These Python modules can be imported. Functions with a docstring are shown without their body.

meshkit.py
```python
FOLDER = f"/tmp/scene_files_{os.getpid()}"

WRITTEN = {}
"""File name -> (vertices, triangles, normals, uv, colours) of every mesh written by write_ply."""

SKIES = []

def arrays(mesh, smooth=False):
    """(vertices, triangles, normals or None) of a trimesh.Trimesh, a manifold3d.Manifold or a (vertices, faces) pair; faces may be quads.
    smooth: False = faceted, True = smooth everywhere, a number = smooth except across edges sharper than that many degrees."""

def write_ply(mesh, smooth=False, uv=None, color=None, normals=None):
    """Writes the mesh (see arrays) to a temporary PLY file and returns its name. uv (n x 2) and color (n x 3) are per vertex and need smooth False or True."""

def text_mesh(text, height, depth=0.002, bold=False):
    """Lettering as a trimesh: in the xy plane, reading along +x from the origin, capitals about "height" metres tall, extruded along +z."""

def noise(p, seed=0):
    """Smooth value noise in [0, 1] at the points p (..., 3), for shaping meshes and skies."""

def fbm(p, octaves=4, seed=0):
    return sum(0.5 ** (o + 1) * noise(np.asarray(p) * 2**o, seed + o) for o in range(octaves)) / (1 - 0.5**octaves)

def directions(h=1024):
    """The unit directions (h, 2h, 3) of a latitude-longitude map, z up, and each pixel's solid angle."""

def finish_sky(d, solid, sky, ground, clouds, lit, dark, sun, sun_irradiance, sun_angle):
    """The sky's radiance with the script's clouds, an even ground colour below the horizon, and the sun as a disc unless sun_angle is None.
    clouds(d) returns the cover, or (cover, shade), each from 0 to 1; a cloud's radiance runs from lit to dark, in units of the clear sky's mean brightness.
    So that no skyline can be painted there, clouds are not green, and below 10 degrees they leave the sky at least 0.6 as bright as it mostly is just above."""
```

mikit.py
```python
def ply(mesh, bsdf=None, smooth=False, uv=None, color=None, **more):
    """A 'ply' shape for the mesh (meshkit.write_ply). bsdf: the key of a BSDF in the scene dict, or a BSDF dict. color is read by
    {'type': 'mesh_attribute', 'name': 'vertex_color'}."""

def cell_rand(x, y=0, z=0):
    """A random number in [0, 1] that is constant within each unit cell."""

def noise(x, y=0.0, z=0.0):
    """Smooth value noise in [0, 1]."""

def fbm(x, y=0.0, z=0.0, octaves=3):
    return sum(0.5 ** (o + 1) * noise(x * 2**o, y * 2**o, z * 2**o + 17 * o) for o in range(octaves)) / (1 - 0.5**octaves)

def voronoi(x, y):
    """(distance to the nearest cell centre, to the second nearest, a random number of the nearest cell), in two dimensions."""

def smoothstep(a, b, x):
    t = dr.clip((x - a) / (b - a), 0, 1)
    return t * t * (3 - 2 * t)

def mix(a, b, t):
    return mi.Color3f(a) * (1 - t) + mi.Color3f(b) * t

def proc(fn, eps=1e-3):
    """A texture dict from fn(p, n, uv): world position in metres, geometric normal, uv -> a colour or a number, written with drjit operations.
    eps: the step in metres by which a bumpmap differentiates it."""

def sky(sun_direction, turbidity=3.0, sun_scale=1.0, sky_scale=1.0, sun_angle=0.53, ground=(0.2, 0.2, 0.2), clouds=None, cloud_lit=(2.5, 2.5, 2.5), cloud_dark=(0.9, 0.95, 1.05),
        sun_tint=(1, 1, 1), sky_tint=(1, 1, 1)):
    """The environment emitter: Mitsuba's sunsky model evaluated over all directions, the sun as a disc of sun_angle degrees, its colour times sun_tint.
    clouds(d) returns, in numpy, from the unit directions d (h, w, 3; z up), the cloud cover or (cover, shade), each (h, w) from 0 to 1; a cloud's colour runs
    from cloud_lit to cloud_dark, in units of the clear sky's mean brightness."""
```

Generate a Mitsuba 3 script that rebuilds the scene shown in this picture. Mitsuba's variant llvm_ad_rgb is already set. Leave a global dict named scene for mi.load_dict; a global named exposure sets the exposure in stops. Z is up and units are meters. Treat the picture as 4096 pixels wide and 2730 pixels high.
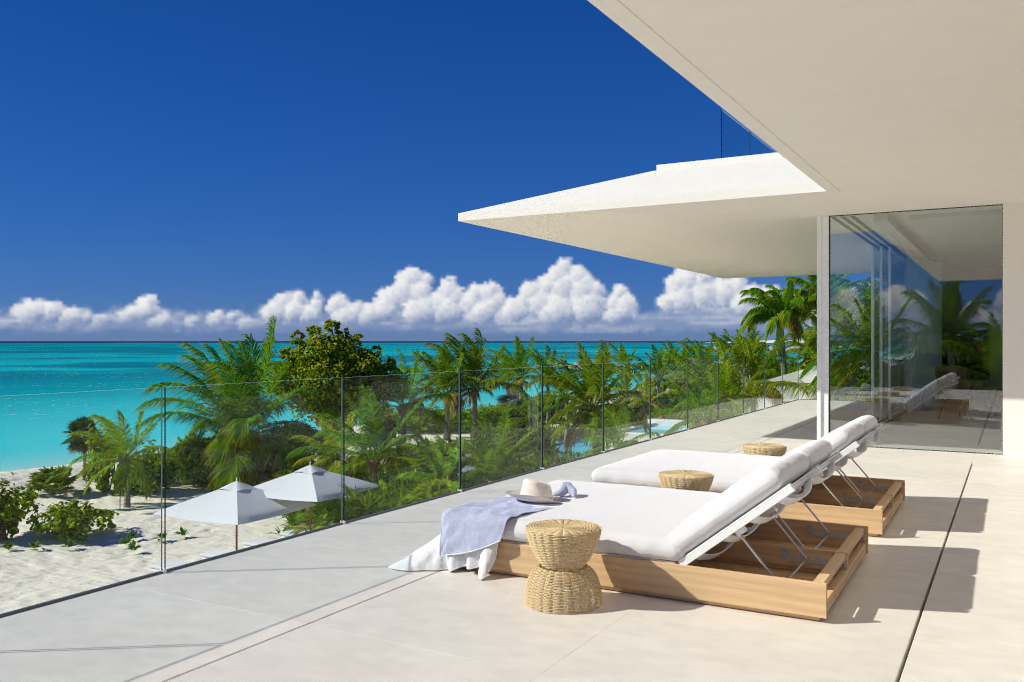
import math, random
import numpy as np, trimesh, manifold3d as m3d
import drjit as dr, mitsuba as mi
import mikit, meshkit
from mikit import proc, noise, fbm, voronoi, cell_rand, smoothstep, mix

T = mi.ScalarTransform4f
scene, labels = {}, {}
PI = math.pi

# ------------------------------------------------------------------ camera, sky, exposure
YAW = math.radians(29.8)
scene['camera'] = {'type': 'perspective', 'fov': 60.56, 'fov_axis': 'x', 'near_clip': 0.05, 'far_clip': 60000.0,
                   'to_world': T().look_at(origin=[0, 0, 1.375], target=[-math.sin(YAW), math.cos(YAW), 1.375], up=[0, 0, 1])}
exposure = 1.95
SUN = (-1.16, -0.836, 1.0)


def smooth(x, a, b):
    t = np.clip((x - a) / (b - a), 0, 1)
    return t * t * (3 - 2 * t)


def clouds(d):
    """fair weather cumulus standing over the sea horizon, all the way round, and the thin haze below them"""
    el = np.degrees(np.arcsin(np.clip(d[..., 2], -1, 1)))
    az = (np.degrees(np.arctan2(d[..., 0], d[..., 1])) + 29.8 + 180) % 360 - 180          # bearing from the middle of the bay
    cover, shade = np.zeros(el.shape), np.zeros(el.shape)
    rows = np.where((el[:, 0] > -0.3) & (el[:, 0] < 14))[0]
    e, a = el[rows], az[rows]
    # cloud heads: bearing, height of the middle, radius (degrees)
    heads = [(-28.7, 1.5, .75), (-27.7, 1.6, .6), (-26.7, 1.2, .6), (-25.9, 1.3, .35), (-25.1, 1.0, .5), (-23.5, 1.5, .5), (-22.7, 1.9, .6), (-22.4, 2.4, .3), (-21.8, 1.1, .5), (-19.9, 1.0, .5), (-18.6, 1.2, .5), (-17.6, 1.5, .35), (-16.8, .9, .5),
             (-15.2, 1.7, .65), (-14.6, 2.5, .5), (-13.7, 2.8, .4), (-14.0, 1.8, .7), (-13.0, 1.6, .6), (-12.5, 2.9, .28), (-12.6, 2.3, .4), (-11.2, 2.3, .55), (-10.6, 1.5, .8), (-10.0, 2.1, .45), (-9.3, 1.5, .7), (-8.3, 2.1, .65), (-7.9, 2.8, .6), (-7.0, 3.3, .75), (-6.6, 4.0, .6), (-6.1, 3.1, .8), (-5.6, 4.0, .35), (-5.9, 2.0, 1.0),
             (-4.9, 2.4, .7), (-4.2, 3.4, .6), (-3.8, 2.9, .6), (-4.3, 2.0, .9), (-2.8, 2.5, .5), (-2.3, 3.0, .55), (-1.5, 3.2, .6), (-1.2, 2.6, .6), (-1.9, 1.8, .8), (.2, 2.0, .7), (.8, 2.6, .5), (1.3, 3.2, .6), (1.8, 2.6, .7), (2.4, 3.6, .6), (2.9, 4.2, .6), (3.4, 4.7, .55), (3.3, 3.5, .8), (4.2, 4.1, .6), (4.6, 3.4, .8), (5.4, 3.4, .5), (4.8, 2.2, 1.0), (3.0, 2.0, 1.1),
             (6.6, 2.4, .5), (7.0, 3.1, .4), (7.4, 2.4, .5), (7.0, 1.7, .7), (10.0, 2.5, .5), (10.6, 3.5, .6), (11.4, 4.0, .75), (12.2, 3.9, .6), (11.0, 2.8, .8), (12.4, 3.0, .8), (13.6, 3.1, .7), (14.4, 3.4, .6), (15.0, 2.6, .8), (16.4, 2.4, .8), (17.6, 2.0, .9)]
    rng = np.random.default_rng(4)
    for b in np.arange(19, 328, 1.1):
        big = meshkit.noise(np.array([b * .12, 3.0, 0]), 5)
        heads.append((b + rng.uniform(-.5, .5), rng.uniform(.9, .9 + 2.2 * big), rng.uniform(.35, .65)))
    q = np.stack([a, e * 1.1, np.zeros_like(e)], -1)

    def billow(p, o, seed):
        s, w = 0, 0
        for k in range(o):
            p = p @ np.array([[.80, .60, 0], [-.60, .80, 0], [0, 0, 1.0]]) + 3.7
            s = s + .58 ** k * (1 - np.abs(2 * meshkit.noise(p * 2.05 ** k, seed + k) - 1)); w += .58 ** k
        return s / w
    bl = billow(q * 1.5, 4, 3) - .55
    qr = q @ np.array([[.77, .64, 0], [-.64, .77, 0], [0, 0, 1.0]])
    wa, we = meshkit.fbm(qr * 1.7, 4, 40) - .5, meshkit.fbm(qr * 1.7 + 9.3, 4, 50) - .5
    A, E = a + .55 * wa, e + .45 * we
    best, sh, body = np.full(a.shape, -9.0), np.zeros(a.shape), np.full(a.shape, -9.0)
    for (b, t, r) in heads:
        m = np.abs((a - b + 180) % 360 - 180) < 3 * r + 1
        x, y = ((A[m] - b + 180) % 360 - 180) / r, (E[m] - t) / r
        f = r * (1.18 - np.sqrt(x * x + y * y)) + .85 * r * bl[m]
        lit = np.clip(.5 + .38 * x - .42 * y, 0, 1)               # the side turned to the sun, left and above, is the bright one
        w = 1 / (1 + np.exp(-np.clip((f - best[m]) / .06, -30, 30)))
        sh[m] = sh[m] * (1 - w) + lit * w
        best[m] = np.maximum(best[m], f)
        under = np.where(y < 0, r * (1.25 - np.abs(x) * .8), -9)
        body[m] = np.maximum(body[m], under)
    top = smooth(best, -.05, .13)
    mass = smooth(body + .5 * bl, -.05, .35)
    base = smooth(e, .5, 1.5)
    layer = smooth(meshkit.fbm(np.stack([a * .30, e * 3.4, a * 0], -1), 4, 9), .38, .68)
    c = np.maximum(top * (.35 + .65 * base), mass * (.50 + .40 * layer) * smooth(e, .2, 1.0))
    fine = billow(q * 4.5, 4, 23) - .55
    s = np.clip(.06 + .85 * sh - .6 * fine - .25 * bl, 0, 1)
    k = smooth(best, -.10, .25)
    s = s * k + (.62 - .35 * layer - .3 * fine) * (1 - k)
    s = np.clip(s + .62 * (1 - smooth(e, .5, 2.3)), 0, 1)
    haze = .42 * np.exp(-np.clip(e, 0, 90) / 2.6) + .20 * np.exp(-np.clip(e, 0, 90) / 9.0)
    bank = smooth(e + .5 * wa, .5, 1.0) * (1 - smooth(e + 1.3 * we + .5 * wa, 1.2, 2.1)) * (.35 + .65 * layer)
    veil = np.clip(haze + .62 * bank, 0, .85)
    cc = c + (1 - c) * veil
    cover[rows], shade[rows] = cc, np.where(cc > 1e-6, (s * c + (1 - c) * (veil * .96 - .42 * bank)) / np.maximum(cc, 1e-6), 0)
    up = el >= 14
    cover[up], shade[up] = .20 * np.exp(-el[up] / 9.0), .96
    return cover, shade


scene['sky'] = mikit.sky(SUN, turbidity=2.0, sky_scale=0.4, sky_tint=(.06, .54, 1.46), sun_tint=(.86, 1.06, 1.34), clouds=clouds,
                         cloud_lit=(8.0, 8.0, 8.0), cloud_dark=(1.7, 2.45, 4.3))

# ------------------------------------------------------------------ helpers
NUM = {}


def numbered(k):
    n = NUM.get(k, 0); NUM[k] = n + 1
    return k if n == 0 else f'{k}_{n:03d}'


def thing(name, label=None, cat=None, group=None, kind=None):
    k = numbered(name)
    labels[k] = {x: y for x, y in (('label', label), ('category', cat), ('group', group), ('kind', kind)) if y}
    return k


def part(parent, name, mesh, bsdf, smooth=False, label=None, kind=None, color=None, uv=None, **more):
    k = numbered(parent + '__' + name)
    scene[k] = mikit.ply(mesh, bsdf, smooth=smooth, color=color, uv=uv, **more)
    d = {x: y for x, y in (('label', label), ('kind', kind)) if y}
    if d: labels[k] = d
    return k


def single(name, mesh, bsdf, label=None, cat=None, group=None, kind=None, smooth=False, color=None, **more):
    k = thing(name, label, cat, group, kind)
    scene[k] = mikit.ply(mesh, bsdf, smooth=smooth, color=color, **more)
    return k


def join(ms):
    v, f, n = [], [], 0
    for m in ms:
        a, b = (np.asarray(m[0]), np.asarray(m[1])) if isinstance(m, (tuple, list)) else (np.asarray(m.vertices), np.asarray(m.faces))
        if b.shape[1] == 4: b = np.vstack([b[:, [0, 1, 2]], b[:, [0, 2, 3]]])
        v.append(a); f.append(b + n); n += len(a)
    return np.vstack(v), np.vstack(f)


def box(x0, x1, y0, y1, z0, z1, c=0.0):
    """a box with chamfered edges (44 triangles) or plain (12)"""
    lo, hi = np.array([x0, y0, z0], float), np.array([x1, y1, z1], float)
    c = min(c, .45 * (hi - lo).min())
    if c <= 0:
        m = trimesh.creation.box(extents=hi - lo); m.apply_translation((lo + hi) / 2)
        return np.array(m.vertices), np.array(m.faces)
    P = []
    for s in np.ndindex(2, 2, 2):
        p = np.where(s, hi, lo); g = np.where(s, -c, c)
        for k in range(3):
            r = p + g; r[k] = p[k]; P.append(r)
    h = trimesh.PointCloud(np.array(P)).convex_hull
    return np.array(h.vertices), np.array(h.faces)


def moved(m, R=None, t=(0, 0, 0)):
    v = np.asarray(m[0])
    return ((v if R is None else v @ np.asarray(R).T) + np.asarray(t), m[1])


def rot(axis, deg):
    return trimesh.transformations.rotation_matrix(math.radians(deg), axis)[:3, :3]


def tube(pts, rad, sides=8, closed=False, caps=True):
    p = np.asarray(pts, float); n = len(p)
    rad = np.broadcast_to(np.asarray(rad, float), (n,))
    t = (np.roll(p, -1, 0) - np.roll(p, 1, 0)) if closed else np.gradient(p, axis=0)
    t = t / (np.linalg.norm(t, axis=1, keepdims=True) + 1e-12)
    ref = np.array([0, 0, 1.0]) if np.abs(t[:, 2]).mean() < .8 else np.array([1.0, 0, 0])
    a = np.cross(t, ref); a /= np.linalg.norm(a, axis=1, keepdims=True) + 1e-12
    b = np.cross(t, a)
    th = np.arange(sides) * 2 * PI / sides
    v = p[:, None] + rad[:, None, None] * (np.cos(th)[None, :, None] * a[:, None] + np.sin(th)[None, :, None] * b[:, None])
    m = n if closed else n - 1
    i, j = np.meshgrid(np.arange(m), np.arange(sides), indexing='ij')
    i2, j2 = (i + 1) % n, (j + 1) % sides
    q = np.stack([i * sides + j, i2 * sides + j, i2 * sides + j2, i * sides + j2], -1).reshape(-1, 4)
    f = np.vstack([q[:, [0, 1, 2]], q[:, [0, 2, 3]]])
    v = v.reshape(-1, 3)
    if caps and not closed:
        v = np.vstack([v, p[:1], p[-1:]])
        k = np.arange(sides); k2 = (k + 1) % sides; o = (n - 1) * sides
        f = np.vstack([f, np.stack([k * 0 + n * sides, k, k2], 1), np.stack([k * 0 + n * sides + 1, o + k2, o + k], 1)])
    return v, f


def grid(P, flip=False):
    n, m = P.shape[:2]
    i, j = np.meshgrid(np.arange(n - 1), np.arange(m - 1), indexing='ij')
    q = np.stack([i * m + j, (i + 1) * m + j, (i + 1) * m + j + 1, i * m + j + 1], -1).reshape(-1, 4)
    if flip: q = q[:, ::-1]
    return P.reshape(-1, 3), np.vstack([q[:, [0, 1, 2]], q[:, [0, 2, 3]]])


def spline(pts, n):
    from scipy.interpolate import CubicSpline
    pts = np.asarray(pts, float); s = np.linspace(0, 1, len(pts))
    return CubicSpline(s, pts)(np.linspace(0, 1, n))


def lathe(prof, n=32):
    prof = np.asarray(prof, float); th = np.linspace(0, 2 * PI, n + 1)[:-1]
    P = np.stack([prof[:, None, 0] * np.cos(th), prof[:, None, 0] * np.sin(th), np.repeat(prof[:, None, 1], n, 1)], -1)
    P = np.concatenate([P, P[:, :1]], 1)
    return grid(P, True)


# ------------------------------------------------------------------ materials
def rgb(*c): return {'type': 'rgb', 'value': list(c)}


def matte(c): return {'type': 'twosided', 'bsdf': {'type': 'diffuse', 'reflectance': c if isinstance(c, dict) else rgb(*c)}}


def pr(color, rough=.6, spec=.4, metal=0.0, **k):
    c = color if isinstance(color, dict) else rgb(*color)
    return {'type': 'twosided', 'bsdf': {'type': 'principled', 'base_color': c, 'roughness': rough, 'specular': spec, 'metallic': metal, **k}}


def bump(inner, fn, scale, eps=1e-3):
    return {'type': 'twosided', 'bsdf': {'type': 'bumpmap', 'arbitrary': proc(fn, eps), 'scale': scale, 'bsdf': inner['bsdf']}}


def f_stone(p, n, uv):
    tile = cell_rand(dr.floor((p.x + .41) / 1.285), dr.floor((p.y - 3.2) / 1.285))
    a = fbm(p.x * 1.3 + tile * 9, p.y * 1.3, 0, 4)
    b = fbm(p.x * 9, p.y * 14, 3, 3)
    vein = smoothstep(.012, 0, dr.abs(fbm(p.x * 1.1 + 7, p.y * 1.9 + tile * 5, 2, 4) - .5)) * smoothstep(.5, .7, fbm(p.x * .7, p.y * .7, 8, 2))
    c = mix((.625, .58, .525), (.695, .65, .595), a) * (.93 + .14 * b) * (.97 + .06 * tile)
    return mix(c, (.74, .70, .64), vein * .5)


def f_stucco(p, n, uv):
    a = fbm(p.x * .6, p.y * .6, p.z * .6, 4); b = fbm(p.x * 5, p.y * 5, p.z * 5, 2)
    return mix((.825, .785, .715), (.855, .815, .745), a) * (.98 + .04 * b)


def wood(ax):
    def f(p, n, uv):
        l, u, w = (p.x, p.y, p.z) if ax == 0 else (p.y, p.x, p.z)
        board = cell_rand(dr.floor(u * 2.1), dr.floor(w * 2.0), ax)
        g = fbm(l * 1.2 + board * 20, u * 22, w * 26, 3)
        ring = .5 + .5 * dr.sin((w * 60 + u * 25 + 3.2 * fbm(l * 1.6, u * 5, w * 9 + board * 7, 3)) * 2.2)
        fine = noise(l * 9, u * 300, w * 300)
        c = mix((.53, .345, .185), (.68, .465, .265), .45 * ring + .55 * g)
        return c * (.90 + .16 * fine)
    return f


def f_sand(p, n, uv):
    a = fbm(p.x * .25, p.y * .25, 0, 4); b = noise(p.x * 18, p.y * 18, 0)
    speck = smoothstep(.86, .93, noise(p.x * 5.3, p.y * 5.3, 4))
    c = mix((.79, .705, .585), (.89, .805, .685), a) * (.95 + .1 * b)
    return mix(c, (.30, .25, .18), speck * .35)


def f_sand_h(p, n, uv):
    return fbm(p.x * 4.5, p.y * 4.5, 0, 4) + .9 * fbm(p.x * 1.1 + p.y * .6, p.y * 7, 2, 2)


def f_sea(p, n, uv):
    off = -44.0 - p.x + 3 * (fbm(p.x * .05, p.y * .05, 0, 2) - .5)      # metres from the shore: the depth
    far = dr.maximum(off, 1.0)
    t = dr.log(far)
    weed = .42 * fbm(p.x * .006 + 3, p.y * .0045, 1, 4) + .58 * fbm(p.x * .021, p.y * .017, 4, 4)
    weed2 = fbm(p.x * .03, p.y * .022 + 9, 2, 3)
    c = mix((.30, .62, .60), (.06, .58, .60), smoothstep(.3, 2.6, t))
    c = mix(c, (.003, .42, .47), smoothstep(2.6, 4.4, t))
    c = mix(c, (.001, .30, .36), smoothstep(4.4, 6.0, t) * .9)
    west = smoothstep(-20, 160, -p.x - 1.1 * p.y)
    bed = smoothstep(.47, .60, weed + .085 * west) * smoothstep(3.4, 5.0, t)
    c = mix(c, (.001, .125, .185), bed * .8)
    c = mix(c, (.003, .46, .49), smoothstep(.55, .7, weed2) * smoothstep(3, 5, t) * (1 - bed) * .35)
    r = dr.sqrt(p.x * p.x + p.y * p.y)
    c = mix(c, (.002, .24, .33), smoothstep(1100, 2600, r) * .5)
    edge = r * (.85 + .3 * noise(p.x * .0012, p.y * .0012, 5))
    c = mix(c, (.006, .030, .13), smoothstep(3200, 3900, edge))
    surf = smoothstep(.03, .0, dr.abs(edge / 3300 - 1)) * smoothstep(.5, .62, noise(p.x * .004, p.y * .004, 3))
    caps = smoothstep(.90, .94, noise(p.x * 2.3, p.y * 1.9, 7)) * smoothstep(.50, .62, noise(p.x * .09, p.y * .07, 6)) * smoothstep(15, 60, off)
    wash = smoothstep(1.2, .2, off + 1.2 * noise(p.x * .4, p.y * .4, 8))
    return mix(c, (.8, .84, .84), dr.maximum(dr.maximum(surf * .85, caps * smoothstep(1500, 300, r) * .8), wash * .6))


def f_sea_h(p, n, uv):
    return fbm(p.x * .5, p.y * .35, 0, 3) + .5 * fbm(p.x * 1.6, p.y * 1.1, 4, 2)


def f_linen(p, n, uv):
    a = fbm(p.x * 60, p.y * 60, p.z * 60, 3); b = noise(p.x * 260, p.y * 260, p.z * 260)
    return mix((.34, .36, .50), (.46, .485, .63), a) * (.93 + .14 * b)


def f_bark(p, n, uv):
    ring = .5 + .5 * dr.sin(p.z * 46 + 3 * noise(p.x * 4, p.y * 4, p.z * 3))
    return mix((.17, .14, .11), (.36, .32, .27), ring * .6 + .4 * fbm(p.x * 14, p.y * 14, p.z * 9, 3))


def f_rock(p, n, uv):
    a = fbm(p.x * .8, p.y * .8, p.z * .8, 4)
    return mix((.20, .185, .165), (.48, .44, .38), a)


def f_wicker(p, n, uv):
    return mix((.54, .40, .21), (.72, .56, .33), fbm(p.x * 35, p.y * 35, p.z * 90, 2))


MATS = {
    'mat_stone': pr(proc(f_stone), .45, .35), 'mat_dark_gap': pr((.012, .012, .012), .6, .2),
    'mat_stucco': matte(proc(f_stucco)),
    'mat_teak_x': pr(proc(wood(0)), .55, .3), 'mat_teak_y': pr(proc(wood(1)), .55, .3),
    'mat_cushion': pr((.64, .625, .645), .85, .12, sheen=.2), 'mat_piping': pr((.65, .635, .65), .85, .1), 'mat_white_linen': pr((.70, .70, .71), .9, .1, sheen=.2),
    'mat_lilac_linen': pr(proc(f_linen), .9, .1, sheen=.25), 'mat_straw': pr((.74, .665, .60), .75, .25), 'mat_straw_band': pr((.60, .50, .34), .75, .25),
    'mat_wicker': pr(proc(f_wicker), .5, .4), 'mat_white_metal': pr((.74, .75, .75), .35, .5), 'mat_steel': pr((.62, .60, .57), .25, .5, metal=1.0),
    'mat_grey_steel': pr((.50, .50, .50), .5, .4, metal=.5), 'mat_aluminium': pr((.80, .81, .82), .4, .5), 'mat_screw': pr((.2, .19, .17), .4, .5, metal=.8),
    'mat_shoe': pr((.13, .14, .145), .4, .4, metal=.3),
    'mat_glass': {'type': 'thindielectric', 'int_ior': 1.17, 'specular_transmittance': rgb(.87, .93, .935)},
    'mat_window_glass': {'type': 'thindielectric', 'int_ior': 2.15, 'specular_transmittance': rgb(.80, .88, .88)},
    'mat_glass_edge': pr((.002, .008, .008), .5, .1), 'mat_glass_edge_glint': pr((.07, .10, .105), .2, .5), 'mat_glass_top_glint': pr((.62, .70, .70), .2, .6),  # one glass in three tones: sky reflection and inner light painted into the pale ones
    'mat_gasket': pr((.05, .06, .06), .5, .3),
    'mat_sand': bump(matte(proc(f_sand)), f_sand_h, .030, 1e-2),
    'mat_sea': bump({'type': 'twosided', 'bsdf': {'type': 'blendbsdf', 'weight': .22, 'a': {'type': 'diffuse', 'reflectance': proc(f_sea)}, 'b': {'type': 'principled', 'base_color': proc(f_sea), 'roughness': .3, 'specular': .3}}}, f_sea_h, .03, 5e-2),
    'mat_leaf': {'type': 'principledthin', 'base_color': {'type': 'mesh_attribute', 'name': 'vertex_color'}, 'roughness': .32, 'spec_trans': 0.0, 'diff_trans': .9, 'eta': 1.45},
    'mat_bark': pr(proc(f_bark), .9, .1), 'mat_twig': pr((.22, .17, .12), .85, .15), 'mat_rock': pr(proc(f_rock), .9, .1), 'mat_shaft': pr((.36, .56, .07), .4, .4),
    'mat_husk': pr((.50, .30, .05), .5, .3), 'mat_canvas': pr((.68, .685, .70), .9, .1), 'mat_pole_wood': pr((.20, .085, .045), .45, .4),
    'mat_pool': pr((.10, .52, .60), .08, .5), 'mat_white_plaster': matte((.80, .79, .76)), 'mat_paving': pr((.58, .56, .52), .8, .2),
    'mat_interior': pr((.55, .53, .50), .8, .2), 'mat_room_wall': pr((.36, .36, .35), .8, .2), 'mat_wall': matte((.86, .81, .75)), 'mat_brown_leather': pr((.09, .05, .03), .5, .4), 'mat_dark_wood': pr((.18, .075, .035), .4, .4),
    'mat_screen': pr((.006, .006, .008), .08, .5), 'mat_sheer': {'type': 'principledthin', 'base_color': rgb(.8, .8, .8), 'roughness': .9, 'spec_trans': 0.0, 'diff_trans': 1.2},
    'mat_black': pr((.03, .03, .03), .5, .4), 'mat_grey_fabric': pr((.42, .42, .42), .9, .1),
}
scene.update(MATS)

# ------------------------------------------------------------------ the terrace
Z_SAND, Z_SEA = -4.6, -5.5
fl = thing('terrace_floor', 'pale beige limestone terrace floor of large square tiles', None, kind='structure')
scene[fl] = mikit.ply(box(-4.40, 5.0, -3.6, 21.30, -.40, -.045), 'mat_dark_gap')  # slab coloured near black to stand for the shade down in the slots
part(fl, 'grout', join([box(-4.40, -2.986, -3.6, 21.30, -.05, -.0008), box(-2.974, -.418, -3.6, 21.30, -.05, -.0008), box(-.403, 5.0, -3.6, 11.13, -.05, -.0008),
                        box(-.403, 5.0, 11.131, 21.30, -.05, -.0008), box(-.4175, -.4035, 11.14, 21.30, -.05, -.003)]), 'mat_stone', label='narrow joints between the floor tiles')
COL = [(-4.262, -2.987), (-2.973, -1.6958), (-1.6942, -.419), (-.402, .8735), (.8765, 2.158), (2.161, 3.44), (3.443, 4.72)]
ROW = [3.2 + 1.285 * k for k in range(-5, 15)]
for x0, x1 in COL:
    for y0, y1 in zip(ROW[:-1], ROW[1:]):
        part(fl, 'tile', box(x0, x1, y0 + .0008, y1 - .0008, -.03, 0, .0012), 'mat_stone')
part(fl, 'edge_strip', box(-4.355, -4.265, -3.6, 21.25, -.03, -.0005, .001), 'mat_stone', label='narrow stone strip along the glass railing')

# the glass railing: panes about 1.6 m wide, standing in a slim metal shoe
rail = thing('glass_railing', 'long frameless clear glass railing along the seaward edge of the terrace', 'railing')
RX = -4.385
part(rail, 'base_shoe', join([box(RX - .016, RX + .012, -3.6, 21.28, -.03, .011, .003), box(-4.36, -1.0, 21.23, 21.282, -.03, .013, .003)]), 'mat_shoe', label='slim dark metal shoe along the foot of the glass')
JO = [3.49 + 1.605 * k for k in range(-5, 12)]
JO[0] = -3.56
JO[-1] = 21.2


def pane(parent, a, b, z0, z1, mat='mat_glass'):
    """one upright sheet of glass from a to b (xy), 17 mm thick, its polished top and far edge painted paler, as if catching light"""
    a, b = np.asarray(a, float), np.asarray(b, float)
    v = np.array([[*a, z0], [*b, z0], [*b, z1], [*a, z1]])
    k = part(parent, 'glass_panel', (v, np.array([[0, 1, 2], [0, 2, 3]])), mat)
    t = (b - a) / np.linalg.norm(b - a); n = np.array([-t[1], t[0]]) * .0065
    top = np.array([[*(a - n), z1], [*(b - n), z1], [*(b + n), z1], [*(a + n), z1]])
    part(k, 'top_edge', (top, np.array([[0, 1, 2], [0, 2, 3]])), 'mat_glass_top_glint')
    for e, m in ((a, 'mat_glass_edge'), (b, 'mat_glass_edge_glint')):
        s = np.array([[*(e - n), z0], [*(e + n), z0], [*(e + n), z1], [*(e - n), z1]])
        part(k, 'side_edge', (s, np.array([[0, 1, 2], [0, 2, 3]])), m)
    return k


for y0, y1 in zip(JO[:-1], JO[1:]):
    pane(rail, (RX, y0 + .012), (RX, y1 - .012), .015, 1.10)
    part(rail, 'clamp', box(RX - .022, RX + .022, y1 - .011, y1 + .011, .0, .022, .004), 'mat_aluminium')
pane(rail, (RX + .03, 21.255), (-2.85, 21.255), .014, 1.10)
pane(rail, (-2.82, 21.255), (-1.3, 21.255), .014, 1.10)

# ------------------------------------------------------------------ the house
ZC = 3.03
house = thing('beach_house', 'modern white stucco house with deep flat soffits and a pointed cantilevered roof', 'house')


def hip(x0, x1, y0, y1):
    """the cantilevered canopy: thin fascia, sloping top, upstand round the upper deck"""
    s, zt, zr = 2.06, ZC + .105, ZC + .84
    P = np.array([[x, y, z] for z, e in ((ZC, 0), (zt, 0), (zr, s)) for x, y in ((x0 + e, y0 + e), (x1, y0 + e), (x1, y1 - e), (x0 + e, y1 - e))], float)
    h = trimesh.PointCloud(P).convex_hull
    return m3d.Manifold(m3d.Mesh(np.array(h.vertices, np.float32), np.array(h.faces, np.uint32)))


def mbox(x0, x1, y0, y1, z0, z1):
    return m3d.Manifold.cube([x1 - x0, y1 - y0, z1 - z0]).translate([x0, y0, z0])


CX, CY0, CY1, NX = -6.66, 10.13, 22.85, -1.80
roof = hip(CX, 8, CY0, CY1) + mbox(CX + 2.10, 8, CY0 + 2.10, CY1 - 2.1, ZC + .5, ZC + .93) + mbox(NX, 8, -2.6, CY0 + .6, ZC, ZC + .10) \
    + m3d.Manifold.batch_hull([mbox(NX, 8, -2.6, CY0 + .3, ZC + .05, ZC + .10), mbox(NX + 2.0, 8, -.6, CY0 + .3, ZC + .5, ZC + .83)])
g = .011
roof -= mbox(NX + .125, NX + .125 + g, -2.4, CY0 + .13, ZC - .01, ZC + .008)
roof -= mbox(CX + .16, NX + .125, CY0 + .13, CY0 + .13 + g, ZC - .01, ZC + .006)
roof -= mbox(CX + .16, CX + .16 + g, CY0 + .13, CY1 - .2, ZC - .01, ZC + .006)
part(house, 'roof', roof, 'mat_stucco', label='pale beige roof slab whose sharp corner points out to sea')
part(house, 'wall', join([box(-.12, 6, 12.10, 12.40, -.02, ZC + .02), ]),
     'mat_wall', label='smooth beige stucco wall right of the window')
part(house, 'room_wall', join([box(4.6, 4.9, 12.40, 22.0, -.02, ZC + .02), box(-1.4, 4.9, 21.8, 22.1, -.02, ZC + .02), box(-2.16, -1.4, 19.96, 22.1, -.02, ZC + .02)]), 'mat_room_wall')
part(house, 'lower_storey', join([box(-3.9, 6, -3.2, 20.8, Z_SAND - .6, -.42), box(-4.40, 5, -3.6, 21.3, -.60, -.405)]), 'mat_white_plaster')
part(house, 'corner_post', join([box(-2.265, -2.215, 12.07, 12.20, .0, ZC - .001, .003), box(-2.215, -2.125, 12.10, 12.22, .0, ZC - .001, .003)]), 'mat_aluminium', label='slim pale metal post at the glass corner')
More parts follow.
